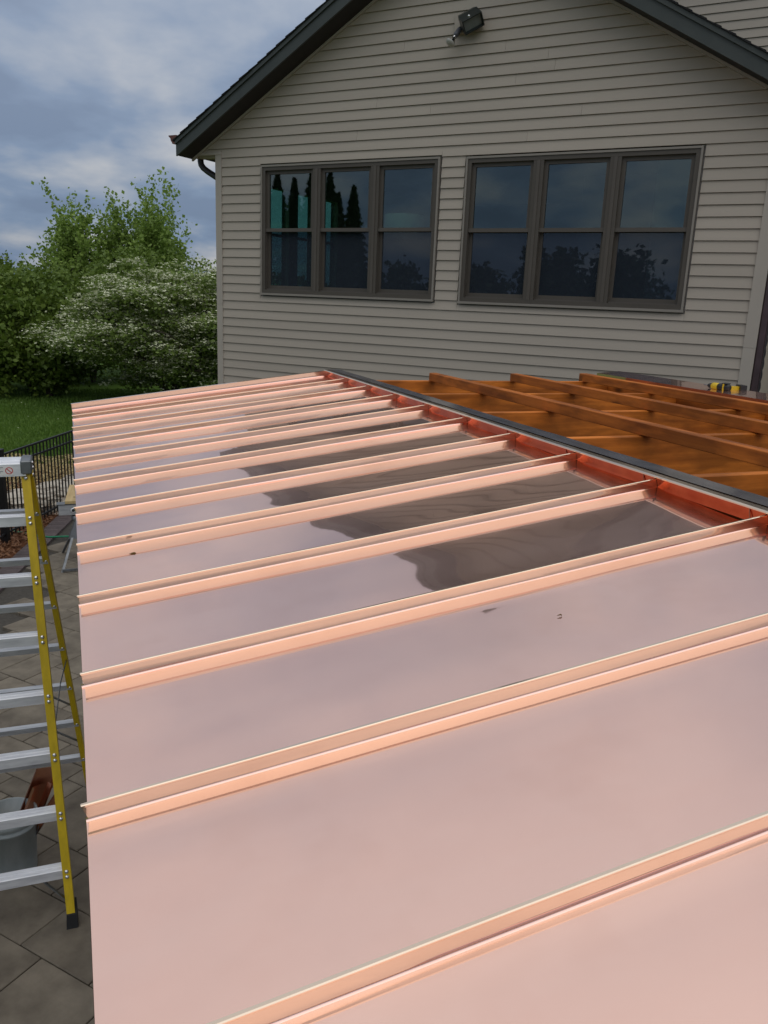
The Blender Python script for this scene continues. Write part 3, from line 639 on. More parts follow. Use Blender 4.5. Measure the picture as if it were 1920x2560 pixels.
for y in (YN+.3, 2.2, Y0-.35):
    MB().bar((XB-.004, y, 2.30), (.10, y, 2.36), (0, .02, 0), (0, 0, .05)).build('bracket', 'cedar_x', pg)
    MB().bar((XF+.06, y, 2.30), (5.4, y, 2.36), (0, .02, 0), (0, 0, .05)).build('bracket', 'cedar_x', pg)

# ------------------------------------------------------------------ copper roof
cr_ = thing('copper_roof', 'new bright copper standing seam roof sloping down from the pergola', 'roof', (0, 0, 0))
def rpnt(s, y, h):
    """point on the roof: s metres up the slope from the eave, h above the pan"""
    x = XE+s*cs_-(h-SH)*sn_; z = ZE+s*sn_+(h-SH)*cs_
    return (x, y, z)
def pan(i):
    ya, yb = Y0-i*SP, Y0-(i+1)*SP            # far and near side
    nx, ny = 64, 18; vs = []; fs = []
    tilt = .0095+.0020*math.sin(i*1.9-1.2); tx = .0022*math.sin(i*2.9+1)
    prof = [(.0018, .007), (.0022, .003), (.0032, .0009), (.0046, .0001), (.0052, 0), (.014, 0)]
    ys = [(ya-d, h) for d, h in prof]+[(ya-.014-(SP-.028)*t/ny, 0) for t in range(1, ny)]+[(yb+.014, 0), (yb+.003, 0)]
    for a in range(nx+1):
        s = .001+(SLN-.003)*a/nx
        for (y, h) in ys:
            edge = max(0, min(1, (ya-y)/.15, (y-yb)/.15)); edge = edge*edge*(3-2*edge)
            wob = mnoise.noise(Vector((s*1.5+i*7.3, y*4.2, i*3.1)))*.0011+mnoise.noise(Vector((s*4.5+i*2.3, y*9.5, i*1.7)))*.00028
            # flat stock dishes gently between the seams
            wob += .0005*math.sin(i*2.1)
            de = ya-y; lift = .0052*max(0, 1-de/.06)**2+tilt*((y-yb)/SP-.5)+tx*(s/SLN-.5)
            vs.append(rpnt(s, y, h+lift+wob*edge))
    m = len(ys)
    for a in range(nx):
        for b in range(m-1): fs.append((a*m+b, (a+1)*m+b, (a+1)*m+b+1, a*m+b+1))
    fs = [tuple(reversed(q)) for q in fs]
    # drip turned down at the eave
    o = len(vs)
    for b, (y, h) in enumerate(ys):
        p = vs[b]; vs.append((p[0]-.0005, p[1], p[2]-.0008)); vs.append((p[0]+.001, p[1], p[2]-.05))
    dr_ = [(o+2*b, o+2*b+2, o+2*b+3, o+2*b+1) for b in range(m-1)]
    MB().add(vs, fs, True).add(vs, dr_).build('roof_panel', 'copper', cr_)
for i in range(15): pan(i)
def seam(i):
    y = Y0-i*SP; j = random.uniform(-.006, .006)
    # profile in (dy, h): leg and folded lip leaning away from the eye
    pr = [(-.0022, .0), (-.0022, SH-.004), (-.0032, SH-.002), (-.0035, SH), (-.0022, SH+.0014), (.0026, SH+.0012), (.0034, SH-.001), (.0032, SH-.008), (.0022, SH-.009), (.0022, 0)]
    st = [(.001+j*.5, -.35), (.005+j*.5, -.15), (.012, 0), (.05, 0)]+[(SLN*t/14, 0) for t in range(1, 15)]
    vs = []; n_ = len(pr)
    for a, (s, sk) in enumerate(st):
        wv = .0018*mnoise.noise(Vector((s*2.3, i*5.5, 0)))
        for dy, h in pr:
            ss = s
            if a < 3: ss = s*(h/SH)+(.008+.01*a)*(1-h/SH)      # the end is cut back at the foot
            vs.append(rpnt(ss, y+dy+wv*(h/SH), h))
    fs = [(a*n_+b, a*n_+(b+1) % n_, (a+1)*n_+(b+1) % n_, (a+1)*n_+b) for a in range(len(st)-1) for b in range(n_)]
    fs = [tuple(reversed(q)) for q in fs]
    fs.append(tuple(range(n_))); fs.append(tuple((len(st)-1)*n_+b for b in range(n_-1, -1, -1)))
    MB().add(vs, fs).build('seam', 'copper_seam', cr_)
for i in range(1, 16): seam(i)
# rake: taller turned edge with a loose hem along the far end
rk = MB()
for s0_, s1_ in ((0, SLN+.005),):
    a, b = rpnt(s0_, Y0+.012, 0), rpnt(s1_, Y0+.012, 0)
    q = [rpnt(s0_, Y0-.0, .016), rpnt(s0_, Y0-.003, .048), rpnt(s0_, Y0+.02, .049), rpnt(s0_, Y0+.02, -.06)]
    q2 = [rpnt(s1_, Y0-.0, .014), rpnt(s1_, Y0-.003, .046), rpnt(s1_, Y0+.02, .047), rpnt(s1_, Y0+.02, -.06)]
    rk.add(q+q2, [(0, 1, 5, 4)[::-1], (1, 2, 6, 5)[::-1], (2, 3, 7, 6)[::-1], (3, 0, 4, 7)[::-1], (0, 1, 2, 3), (7, 6, 5, 4)])
rk.build('rake_edge', 'copper_seam', cr_)
MB().box(XE+.014, XE+.05, YN, Y0+.02, ZE-SH-.105, ZE-SH-.052).build('eave_fascia', 'cedar_y', cr_)
dk = MB(); e0, e1 = rpnt(.016, 0, -.022), rpnt(SLN-.004, 0, -.022)
dk.prism([(e0[0], e0[2]), (e1[0], e1[2]), (e1[0], e1[2]-.02), (e0[0], e0[2]-.02)], 'y', YN, Y0+.012); dk.build('deck_board', 'cedar_x', cr_)
# upstand pieces folded up between the seams, and the lipped flange along the top
for i in range(15):
    ya, yb = Y0-i*SP-.004, Y0-(i+1)*SP+.004
    x0 = XR-.006; zb = ZR-SH+.001; zt = 2.806
    vs = []
    ny = 14
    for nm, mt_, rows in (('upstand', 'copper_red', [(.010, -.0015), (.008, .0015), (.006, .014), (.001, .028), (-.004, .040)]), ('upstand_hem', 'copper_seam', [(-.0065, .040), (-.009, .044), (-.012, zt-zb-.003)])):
        vs = []
        for dx, dz in rows:
            for b in range(ny+1):
                y = ya+(yb-ya)*b/ny
                w_ = .0016*mnoise.noise(Vector((i*4.1, y*11, dz*22)))
                vs.append((x0+dx+w_*(1 if .001 < dz < .05 else 0), y, zb+dz))
        fs = [(r*(ny+1)+b, r*(ny+1)+b+1, (r+1)*(ny+1)+b+1, (r+1)*(ny+1)+b) for r in range(len(rows)-1) for b in range(ny)]
        fs = [tuple(reversed(q)) for q in fs]
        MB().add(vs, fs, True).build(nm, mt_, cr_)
    # dog-ear fold line at the seam
    MB().bar((x0+.004, yb+.055, zb+.002), (x0-.004, yb+.055, zb+.040), (.0012, 0, 0), (0, .0012, 0)).build('fold', 'copper_dark', cr_)
lip = MB()
lp_ = [(XR-.022, 2.7985), (XR-.024, 2.802), (XR-.022, 2.8065), (XR-.001, 2.8085), (XB+.051, 2.8085), (XB+.051, 2.8065), (XR-.001, 2.8065), (XR-.020, 2.8035)]
lip.prism(lp_, 'y', YN, Y0+.015); lip.build('top_flange', 'copper_seam', cr_)
mbv = MB(); ny = 150; vs = []; fs = []
for b in range(ny+1):
    y = YN+(Y0+.01-YN)*b/ny; 
    for x in (XR+.003, XR+.03, XB+.03, XB+.050): vs.append((x, y, 2.8115+.0012*mnoise.noise(Vector((x*20, y*5, 0)))))
for b in range(ny):
    for a in range(3): fs.append((b*4+a, b*4+a+1, b*4+5+a, b*4+4+a))
mbv.add(vs, fs, True).build('flashing_strip', 'membrane', cr_)
# copper edge of the roof on the far side of the pergola
cf = thing('copper_edge_roof', 'copper roof strip on the far side of the pergola under the drill', 'roof', (0, 0, 0))
MB().prism([(XF-.035, 2.826), (XF+.17, 2.842), (XF+.17, 2.8015), (XF-.035, 2.8015)], 'y', YN, 5.35).build('top_flange', 'copper', cf)
MB().prism([(XF+.171, 2.838), (5.5, 2.45), (5.5, 2.42), (XF+.171, 2.805)], 'y', YN, 5.35).build('roof_panel', 'copper', cf)

# bits lying on the panels
for j, (s, y, sz, lab) in enumerate(((.155, Y0-7*SP-.09, .010, 'tiny dark seed lying on a copper panel by the eave'), (.98, Y0-9*SP-.19, .006, 'tiny dark crumb lying on a copper panel below the ridge'))):
    p = rpnt(s, y, .003); mm_ = MB()
    mm_.tube([(p[0]-sz, p[1], p[2]), (p[0]-sz*.3, p[1]+.001, p[2]+.001), (p[0]+sz*.5, p[1], p[2]+.002), (p[0]+sz, p[1], p[2])], [sz*.05, sz*.18, sz*.3, sz*.15], 6)
    tag(mm_.build('seed', 'debris'), lab, 'seed')

# ------------------------------------------------------------------ drill
dr = drill = thing('cordless_drill', 'yellow and black cordless drill lying on the copper strip', 'drill', (XF+.10, 3.99, 2.874), R_(98))
q = MB(); q.lathe([(0, -.19), (.006, -.19), (.008, -.16), (.014, -.155), (.022, -.12), (.022, -.10), (0, -.10)], (0, 0, .0), 14, (-1, 0, 0)); q = None
dr.scale = (.76, .76, .76); dr.location = (3.90, 4.13, 2.848)
MB().tube([(.20, 0, .005), (.15, 0, .004)], .004, 8).build('bit', 'steel', dr)
MB().lathe([(0, 0), (.012, 0), (.020, .015), (.022, .045), (0, .045)], (.155, 0, .004), 14, (-1, 0, 0)).build('chuck', 'tool_k', dr)
MB().lathe([(0, 0), (.026, 0), (.030, .015), (.030, .055), (.026, .065), (0, .065)], (.110, 0, .004), 16, (-1, 0, 0)).build('gear_housing', 'tool_y', dr)
MB().lathe([(0, 0), (.027, 0), (.031, .02), (.031, .09), (.024, .11), (0, .11)], (.045, 0, .004), 16, (-1, 0, 0)).build('motor_housing', 'tool_k', dr)
MB().bar((-.02, 0, 0), (-.075, -.095, .0), (.018, -.01, 0), (0, 0, .017)).build('handle', 'tool_y', dr)
MB().bar((-.075, -.095, 0), (-.10, -.14, .0), (.045, -.025, 0), (0, 0, .03)).build('battery', 'tool_k', dr)
MB().cbox(-.05, .0, -.03, .03, .030, .042, .004).build('top_cap', 'tool_k', dr)
MB().cbox(-.028, -.014, -.034, .034, -.026, .036, .004).build('rear_band', 'tool_y', dr)

# ------------------------------------------------------------------ step ladder
LX = -.446
ld = thing('step_ladder', 'yellow fibreglass step ladder with aluminium steps beside the copper eave', 'ladder', (LX, 3.93, 0))
ZT = 2.36
def fr_pt(sx, z):      # front face of the front rail (local)
    t = z/ZT; return Vector((sx*(.31-.102*t), .60*t, z))
def re_pt(sx, z):
    t = z/ZT; return Vector((sx*(.418-.20*t), 1.33-.66*t, z))
fdirv = Vector((0, .60, ZT)).normalized(); fn = Vector((0, ZT, -.60)).normalized()      # fn points to the ladder's inside
rdirv = Vector((0, -.66, ZT)).normalized(); rn = Vector((0, ZT, .66)).normalized()
for sx in (-1, 1):
    a, b = fr_pt(sx, .05), fr_pt(sx, ZT)
    c = MB()
    c.bar(a+Vector((-sx*.021, 0, 0))+fn*.002, b+Vector((-sx*.021, 0, 0))+fn*.002, (.021, 0, 0), fn*.002)
    c.bar(a+Vector((-sx*.002, 0, 0))+fn*.0385, b+Vector((-sx*.002, 0, 0))+fn*.0385, (.002, 0, 0), fn*.0345)
    c.bar(a+Vector((-sx*.021, 0, 0))+fn*.075, b+Vector((-sx*.021, 0, 0))+fn*.075, (.021, 0, 0), fn*.002)
    rail = c.build('front_rail', 'yellow', ld)
    ft = MB(); p = fr_pt(sx, 0)
    ft.add([p+Vector((-sx*.050, -.006, 0)), p+Vector((sx*.010, -.006, 0)), p+Vector((sx*.010, .085, 0)), p+Vector((-sx*.050, .085, 0)),
            p+Vector((-sx*.046, .012, .075)), p+Vector((sx*.006, .012, .075)), p+Vector((sx*.006, .10, .11)), p+Vector((-sx*.046, .10, .11))],
           [(3, 2, 1, 0), (4, 5, 6, 7), (0, 1, 5, 4), (1, 2, 6, 5), (2, 3, 7, 6), (3, 0, 4, 7)]); ft.build('foot', 'rubber', rail)
    a, b = re_pt(sx, .04), re_pt(sx, ZT-.02)
    c = MB()
    c.bar(a+Vector((-sx*.002, 0, 0)), b+Vector((-sx*.002, 0, 0)), (.002, 0, 0), rn*.03)
    c.bar(a+Vector((-sx*.016, 0, 0))+rn*.03, b+Vector((-sx*.016, 0, 0))+rn*.03, (.016, 0, 0), rn*.002)
    c.bar(a+Vector((-sx*.016, 0, 0))-rn*.03, b+Vector((-sx*.016, 0, 0))-rn*.03, (.016, 0, 0), rn*.002)
    rr = c.build('rear_rail', 'yellow', ld)
    p = re_pt(sx, 0); MB().cbox(p.x-.03, p.x+.03, p.y-.04, p.y+.04, 0, .07, .006).build('foot', 'rubber', rr)
rv = MB(); rv.lathe([(.011, 0), (.010, .004), (.006, .007), (0, .008)], n=10); rvp = None
for k in range(1, 8):
    z = .3048*k; pl, pr_ = fr_pt(-1, z), fr_pt(1, z)
    x0, x1 = pl.x+.005, pr_.x-.005; y = pl.y
    stp = MB()
    prof = [(.006, -.050), (.006, .0), (.010, .0035), (.026, .0035), (.028, .0), (.040, 0), (.042, .0035), (.062, .0035), (.064, 0), (.078, 0), (.082, -.003), (.082, -.045), (.079, -.045), (.079, -.005), (.009, -.005), (.009, -.050)]
    stp.prism([(y+a, z+b) for a, b in prof], 'x', x0, x1)
    so = stp.build('step', 'aluminium', ld)
    for sx in (-1, 1):
        for dz in (-.006, -.034):
            p = fr_pt(sx, z+dz)+Vector((-sx*.021, 0, 0))
            if rvp is None: o = rvp = rv.build('rivet', 'rivet', so)
            else: o = child(rvp, so)
            o.location = p; o.rotation_euler = (R_(90)-.24, 0, 0)
    zb = .3048*k-.01; ql, qr = re_pt(-1, zb), re_pt(1, zb)
    bar = MB(); yb = ql.y
    bar.prism([(yb-.028, zb-.030), (yb-.028, zb+.002), (yb+.022, zb+.002), (yb+.022, zb-.030), (yb+.019, zb-.030), (yb+.019, zb-.001), (yb-.025, zb-.001), (yb-.025, zb-.030)], 'x', ql.x+.004, qr.x-.004)
    ro = bar.build('rear_bar', 'rear_alu', ld)
    o = child(rvp, ro); p = re_pt(1, zb-.015)+Vector((-.016, -.032, 0)); o.location = p; o.rotation_euler = (R_(90)+.27, 0, 0); o.scale = (.8, .8, .8)
# knee braces under the steps
for k, sx in ((1, 1), (1, -1)):
    p = fr_pt(sx, .3048*k-.22); q_ = fr_pt(sx, .3048*k-.03)
    MB().bar(p+Vector((-sx*.006, .05, 0)), q_+Vector((-sx*.17, .05, 0)), (.002, 0, .002), (0, .010, 0)).build('knee_brace', 'steel', ld)
for k, sx in ((2, 1), (2, -1), (3, 1), (3, -1)):
    p = re_pt(sx, .3048*k-.20); q_ = re_pt(sx, .3048*k-.03)
    MB().bar(p+Vector((-sx*.006, -.01, 0)), q_+Vector((-sx*.20, -.01, 0)), (.002, 0, .002), (0, .010, 0)).build('knee_brace', 'steel', ld)
# spreader links
for sx in (-1, 1):
    a = fr_pt(sx, 1.02)+Vector((-sx*.008, .085, 0)); b = re_pt(sx, 1.10)+Vector((-sx*.008, -.03, 0)); m_ = (a+b)/2+Vector((0, 0, .05))
    MB().bar(a, m_, (.0015, 0, 0), (0, .004, .009)).bar(m_, b, (.0015, 0, 0), (0, -.004, .009)).build('spreader', 'steel', ld)
# top cap
cw = .215; cy0, cy1 = .575, .735
cap_ = MB(); cap_.prism([(cy0, ZT-.015), (cy0, ZT+.048), (cy0+.004, ZT+.052), (cy0+.022, ZT+.052), (cy0+.024, ZT+.058), (cy0+.040, ZT+.058), (cy0+.042, ZT+.050), (cy0+.10, ZT+.050), (cy0+.102, ZT+.058), (cy1-.004, ZT+.058), (cy1, ZT+.054), (cy1, ZT-.015), (cy1-.004, ZT-.015), (cy1-.004, ZT+.045), (cy0+.004, ZT+.045), (cy0+.004, ZT-.015)], 'x', -cw+.012, cw-.024)
cap_ = cap_.build('top_cap', 'aluminium', ld)
for sx in (-1, 1):
    bk = MB(); bk.cbox(sx*cw-(.03 if sx > 0 else -.0)-.018*(sx > 0), sx*cw+(.006 if sx > 0 else .03)+.012*(sx < 0), cy0-.006, cy1+.004, ZT-.006, ZT+.066, .006); bk.build('cap_bracket', 'steel', cap_)
    for dy, dz in ((.05, .045), (.085, .012), (.05, -.02)):
        o = child(rvp, cap_); o.location = (sx*(cw+.0065), cy0+dy, ZT+dz); o.rotation_euler = (0, R_(90)*sx, 0)
    o = child(rvp, cap_); o.location = fr_pt(sx, ZT-.03)+Vector((-sx*.021, -.001, 0)); o.rotation_euler = (R_(90)-.24, 0, 0)
MB().box(-.02, .135, cy0-.0015, cy0-.0005, ZT-.008, ZT+.040).build('label', 'white_label', cap_)
lbl = MB()
for r0, r1 in ((.0145, .0185),):
    nn = 28; vs = []; fs = []
    for k in range(nn):
        a = 2*math.pi*k/nn
        for r in (r0, r1): vs.append((.113+r*math.cos(a), cy0-.0020, ZT+.016+r*math.sin(a)))
    for k in range(nn): fs.append((2*k, 2*k+1, 2*((k+1) % nn)+1, 2*((k+1) % nn)))
    lbl.add(vs, fs)
lbl.bar((.102, cy0-.0020, ZT+.027), (.124, cy0-.0020, ZT+.005), (.0015, 0, .0015), (0, .0002, 0))
lbl.build('label_symbol', 'red', cap_)
tx = MB()
for k in range(6): tx.box(-.014, .085-.012*(k % 3), cy0-.0021, cy0-.0018, ZT+.032-k*.0066, ZT+.0345-k*.0066)
tx.build('label_lines', 'ink', cap_)

# ------------------------------------------------------------------ bucket and copper offcuts
BX, BY = -.478, 4.53
bk = thing('bucket', 'grey plastic bucket with wire handle standing behind the ladder steps', 'bucket', (BX, BY, 0))
MB().lathe([(0, 0), (.130, 0), (.131, .005), (.146, .30), (.152, .30), (.153, .315), (.147, .317), (.148, .335), (.154, .336), (.154, .368), (.150, .372), (.145, .368), (.126, .012), (0, .012)], n=40).build('pail', 'bucket', bk)
hb = []
for k in range(25):
    a = math.pi*k/24; hb.append((.160*math.cos(a), -.10*math.sin(a)-.02*math.sin(a), .315-.14*math.sin(a)))
rotm = Matrix.Rotation(R_(18), 4, 'Z')
MB().tube([rotm @ Vector(p) for p in hb], .0024, 6).build('wire_handle', 'steel', bk)
MB().tube([rotm @ Vector(p) for p in hb[8:14]], .009, 10).build('handle_grip', 'white_label', bk)
def offcut(label, loc, rot, ln, prof):
    mm_ = MB(); n_ = len(prof); vs = [(a, b, 0) for a, b in prof]+[(a, b, ln+.04*(a > .02)) for a, b in prof]
    fs = [(i, i+1, n_+i+1, n_+i) for i in range(n_-1)]
    v2 = [Vector(v)+Vector((.0012, .0012, 0)) for v in vs]
    mm_.add(vs, fs); mm_.add(v2, [tuple(reversed(q)) for q in fs])
    o = mm_.build('copper_offcut', 'copper_dark'); o.location = loc; o.rotation_euler = rot
    tag(o, label, 'copper offcut', 'copper offcuts in the bucket'); return o
offcut('folded copper offcut with a wide flange leaning in the bucket', (BX+.00, BY-.03, .10), (R_(-8), R_(28), R_(20)), .40, [(-.03, -.03), (-.03, .0), (.05, .0), (.062, -.03)])
offcut('narrow folded copper offcut at the rim of the bucket', (BX+.035, BY+.01, .09), (R_(-4), R_(32), R_(-15)), .42, [(-.012, -.03), (-.012, .0), (.028, .0), (.028, -.03)])
offcut('tall dark copper channel offcut at the back of the bucket', (BX+.01, BY+.05, .10), (R_(-14), R_(26), R_(5)), .46, [(-.05, -.02), (-.05, .0), (.06, .0), (.07, -.035)])
offcut('short pale copper offcut low in the bucket', (BX-.07, BY-.05, .12), (R_(6), R_(-20), R_(60)), .26, [(-.015, 0), (.03, 0), (.03, .02)])

# ------------------------------------------------------------------ fence
fe = thing('metal_fence', 'black metal picket fence between the patio bed and lawn', 'fence', (FA.x, FA.y, 0), FANG)
MB().cbox(-.04, .04, -.04, .04, -.05, 1.225, .004).cbox(-.045, .045, -.045, .045, 1.2255, 1.25, .006).build('post', 'fence', fe)
def fbay(x0, x1):
    for z in (.115, 1.01, 1.165): MB().cbox(x0, x1, -.0135, .0135, z-.0135, z+.0135, .002).build('rail', 'fence', fe)
pk = MB(); pk.cbox(-.0085, .0085, -.0085, .0085, .045, 1.152, .0015); pkp = None
def pickets(x0, n_, dx):
    global pkp
    for k in range(n_):
        if pkp is None: o = pkp = pk.build('picket', 'fence', fe)
        else: o = child(pkp, fe)
        o.location = (x0+k*dx, 0, 0)
fbay(.04, 2.42); pickets(.145, 22, .1015)
pst = [c for c in fe.children if c.name.startswith('post')][0]
o = child(pst, fe); o.location = (2.46, 0, 0)
fbay(2.50, 4.86); pickets(2.60, 22, .1015)
# the fence turns towards the camera at the post
sec = thing('fence_section', 'black metal picket fence section turning off at the thick post', 'fence', (FA.x, FA.y, 0), R_(252))
for z in (.115, 1.01, 1.165): MB().cbox(.04, 2.4, -.0135, .0135, z-.0135, z+.0135, .002).build('rail', 'fence', sec)
for k in range(22): o = child(pkp, sec); o.location = (.145+k*.1015, 0, 0)
o = child(pst, sec); o.location = (2.46, 0, 0)

# ------------------------------------------------------------------ limestone blocks behind the fence
def rock(label, loc, size, seed, rz):
    import bmesh
    bm = bmesh.new(); bmesh.ops.create_cube(bm, size=2); bmesh.ops.subdivide_edges(bm, edges=bm.edges[:], cuts=11, use_grid_fill=True)
    for v in bm.verts:
        c = v.co.copy(); r = c.normalized()
        c = c*.80+r*.26*1.0
        led = .06*math.floor((c.z+1)*3.2+mnoise.noise(Vector((c.x, c.y, seed)))*.8) % .12
        nn = mnoise.noise(c*1.5+Vector((seed*9.1, 0, 0)))*.30+mnoise.noise(c*3.5+Vector((0, seed*5, 0)))*.14+mnoise.noise(c*8+Vector((0, 0, seed*5)))*.06
        v.co = Vector(((c.x*(1+nn-led))*size[0], c.y*(1+nn-led)*size[1], (c.z*(1+nn*.6)+.75)*size[2]))
    me = bpy.data.meshes.new('boulder'); bm.to_mesh(me); bm.free(); me.materials.append(MT['stone'])
    o = bpy.data.objects.new('boulder', me); COL.objects.link(o); o.location = loc; o.rotation_euler = (0, 0, rz)
    return tag(o, label, 'boulder', 'limestone blocks behind the fence')
rock('broad pale limestone boulder behind the fence next to the thick post', (-.62, 13.15, -.08), (.50, .42, .17), 1, .4)
rock('long low limestone ledge behind the fence under the straw bank', (-.02, 14.15, -.08), (.60, .40, .15), 2, 1.0)
rock('small limestone lump at the foot of the ledge behind the fence', (-.35, 12.95, -.06), (.22, .17, .08), 3, .2)
rock('squat limestone block behind the fence beside the copper eave', (.33, 14.6, -.08), (.45, .36, .14), 4, .7)
rock('tilted limestone slab behind the fence between boulder and ledge', (-.36, 13.55, -.06), (.26, .30, .13), 6, 1.3)
rock('rounded limestone rock behind the fence pickets below the straw', (.12, 13.62, -.06), (.24, .20, .12), 7, .5)
rock('knobbly limestone rock behind the fence near the work stand', (-.15, 13.35, -.06), (.20, .18, .10), 8, 2.0)
rock('weathered limestone block left of the thick fence post', (-1.55, 12.7, -.08), (.45, .40, .20), 5, .1)

# ------------------------------------------------------------------ work stand, board, cord
ws = thing('work_stand', 'grey steel folding work stand on the patio by the fence', 'work stand', (.02, 10.35, 0))
TZ = .74
MB().cbox(-.27, .55, -.055, .055, TZ-.13, TZ, .004).build('top_beam', 'rear_alu', ws)
MB().cbox(-.29, .57, -.062, .062, TZ+.0005, TZ+.014, .003).build('top_plate', 'steel', ws)
MB().lathe([(.020, 0), (.034, 0), (.034, .006), (.020, .008)], (-.10, -.056, TZ-.07), 16, (0, -1, 0)).build('hole_ring', 'aluminium', ws)
MB().lathe([(0, .001), (.020, .001)], (-.10, -.056, TZ-.07), 16, (0, -1, 0)).build('hole', 'rubber', ws)
MB().box(-.02, .02, -.0565, -.0555, TZ-.10, TZ-.05).build('label', 'white_label', ws)
for x in (-.02, .42):
    MB().lathe([(.05, 0), (.05, .05), (.03, .06), (.03, 0)], (x-.06, 0, TZ-.20), 14).build('clamp', 'steel', ws)
    MB().add([(x-.05, -.05, TZ-.16), (x+.14, -.05, TZ-.16), (x+.17, -.10, TZ-.42), (x-.15, -.10, TZ-.42), (x-.05, .05, TZ-.16), (x+.14, .05, TZ-.16), (x+.17, .10, TZ-.42), (x-.15, .10, TZ-.42)],
             [(0, 3, 2, 1), (4, 5, 6, 7), (0, 1, 5, 4), (3, 7, 6, 2), (0, 4, 7, 3), (1, 2, 6, 5)]).build('leg_bracket', 'steel', ws)
    for sy in (-1, 1):
        MB().bar((x-.11, sy*.09, TZ-.40), (x-.24, sy*.40, .0), (.014, 0, 0), (0, .012, .004)).build('leg', 'steel', ws)
        MB().bar((x+.06, sy*.09, TZ-.40), (x+.02, sy*.40, .0), (.012, 0, 0), (0, .012, .004)).build('leg', 'tool_k', ws)
    MB().bar((x-.24, -.41, .025), (x+.25, -.41, .025), (0, .012, 0), (0, 0, .012)).build('foot_bar', 'steel', ws)
wb = MB(); wb.cbox(-.125, .125, -.45, .45, 0, .038, .003)
wb = wb.build('lumber', 'pine'); wb.location = (-.02, 10.72, TZ+.0150); wb.rotation_euler = (0, 0, -.06)
tag(wb, 'short pale pine board lying on the work stand', 'board')
kn = MB(); kn.lathe([(0, 0), (.022, 0)], (-.02, -.25, .0390), 12); kn.lathe([(0, 0), (.015, 0)], (.05, .02, .0390), 12); kn.build('knot', 'debris', wb)
hs = MB(); hs.tube([(-1.0, 11.95, .012), (-.80, 11.80, .014), (-.69, 11.70, .014), (-.55, 11.55, .014), (-.42, 11.46, .014), (-.2, 11.44, .014), (.1, 11.36, .014), (.5, 11.2, .014)], .013, 8)
tag(hs.build('green_cord', 'hose'), 'thin green cord lying across the brick edging behind the ladder', 'cord')

# ------------------------------------------------------------------ trees
def branch(mb, p, d, ln, r, depth, tips, spread, upb, nseg=4, kids=3):
    pts = [p]; dd = d.copy(); rr = [r]
    for s in range(nseg):
        dd = (dd+Vector((random.gauss(0, .12), random.gauss(0, .12), random.gauss(0, .06)+upb*.08))).normalized()
        p = p+dd*ln/nseg; pts.append(p); rr.append(max(.004, r*(1-.6*(s+1)/nseg)))
        tips.append((p.copy(), dd.copy(), depth))
    mb.tube(pts, rr, 6 if depth else 8, cap=False)
    if depth < 3:
        for k in range(kids):
            i = random.randint(1, nseg); q = Vector((random.gauss(0, 1), random.gauss(0, 1), random.gauss(0, .3)))
            q = (q-dd*q.dot(dd)).normalized()
            nd = (dd*(1-spread)+q*spread+Vector((0, 0, upb*.35))).normalized()
            branch(mb, pts[i], nd, ln*random.uniform(.5, .72), rr[i]*.6, depth+1, tips, spread, upb, nseg, kids)
def poplar(label, loc, h, wid, nl, seed, nstem=6):
    random.seed(seed); t = thing('poplar_tree', label, 'tree', loc, 0, 'poplars behind the blossom')
    mb = MB(); tips = []
    for k in range(nstem):
        a = 2*math.pi*k/nstem+random.uniform(-.4, .4); d = Vector((math.cos(a)*wid/h*random.uniform(.15, .75), math.sin(a)*wid/h*random.uniform(.15, .75), 1)).normalized()
        branch(mb, Vector((math.cos(a)*.15, math.sin(a)*.15, 0)), d, h*random.uniform(.55, .78), .085, 1, tips, .5, .6, 7, 6)
    mz = max(p.z for p, d, dp in tips); kz = h/mz; kx = wid/sorted(math.hypot(p.x, p.y) for p, d, dp in tips)[int(len(tips)*.97)]
    mb.v = [(x*kx, y*kx, z*kz) for x, y, z in mb.v]; tips = [(Vector((p.x*kx, p.y*kx, p.z*kz)), d, dp) for p, d, dp in tips]
    mb.build('trunk', 'bark', t)
    tp = np.array([p[:] for p, d, dp in tips if p.z > h*.20]); td = np.array([d[:] for p, d, dp in tips if p.z > h*.20])
    idx = rng.integers(0, len(tp), nl); tt = rng.uniform(-.7, .7, (nl, 1))
    Pl = tp[idx]+td[idx]*tt*.5+rng.normal(0, .10, (nl, 3))
    A, B = leafvecs(nl, .075, .2, .75); quads('crown', Pl, A, B, 'popleaf', t)
    return t
poplar('tall slim poplar with one leader rising above its neighbours', (3.3, 36.0, 0), 7.75, 1.35, 13000, 3, 5)
poplar('bushy poplar with pale new leaves left of the tallest poplar', (.55, 36.5, 0), 7.2, 1.7, 17000, 11)
poplar('lower spreading poplar at the edge of the woodland', (-.75, 35.5, 0), 5.5, 1.3, 9500, 21)
poplar('rounded airy poplar between the tallest poplar and the house', (4.25, 37.0, 0), 6.4, 1.0, 8000, 33, 5)
poplar('leafy poplar standing between the bushy and the tallest poplar', (2.1, 37.5, 0), 7.1, 1.3, 11000, 37, 5)
random.seed(5)
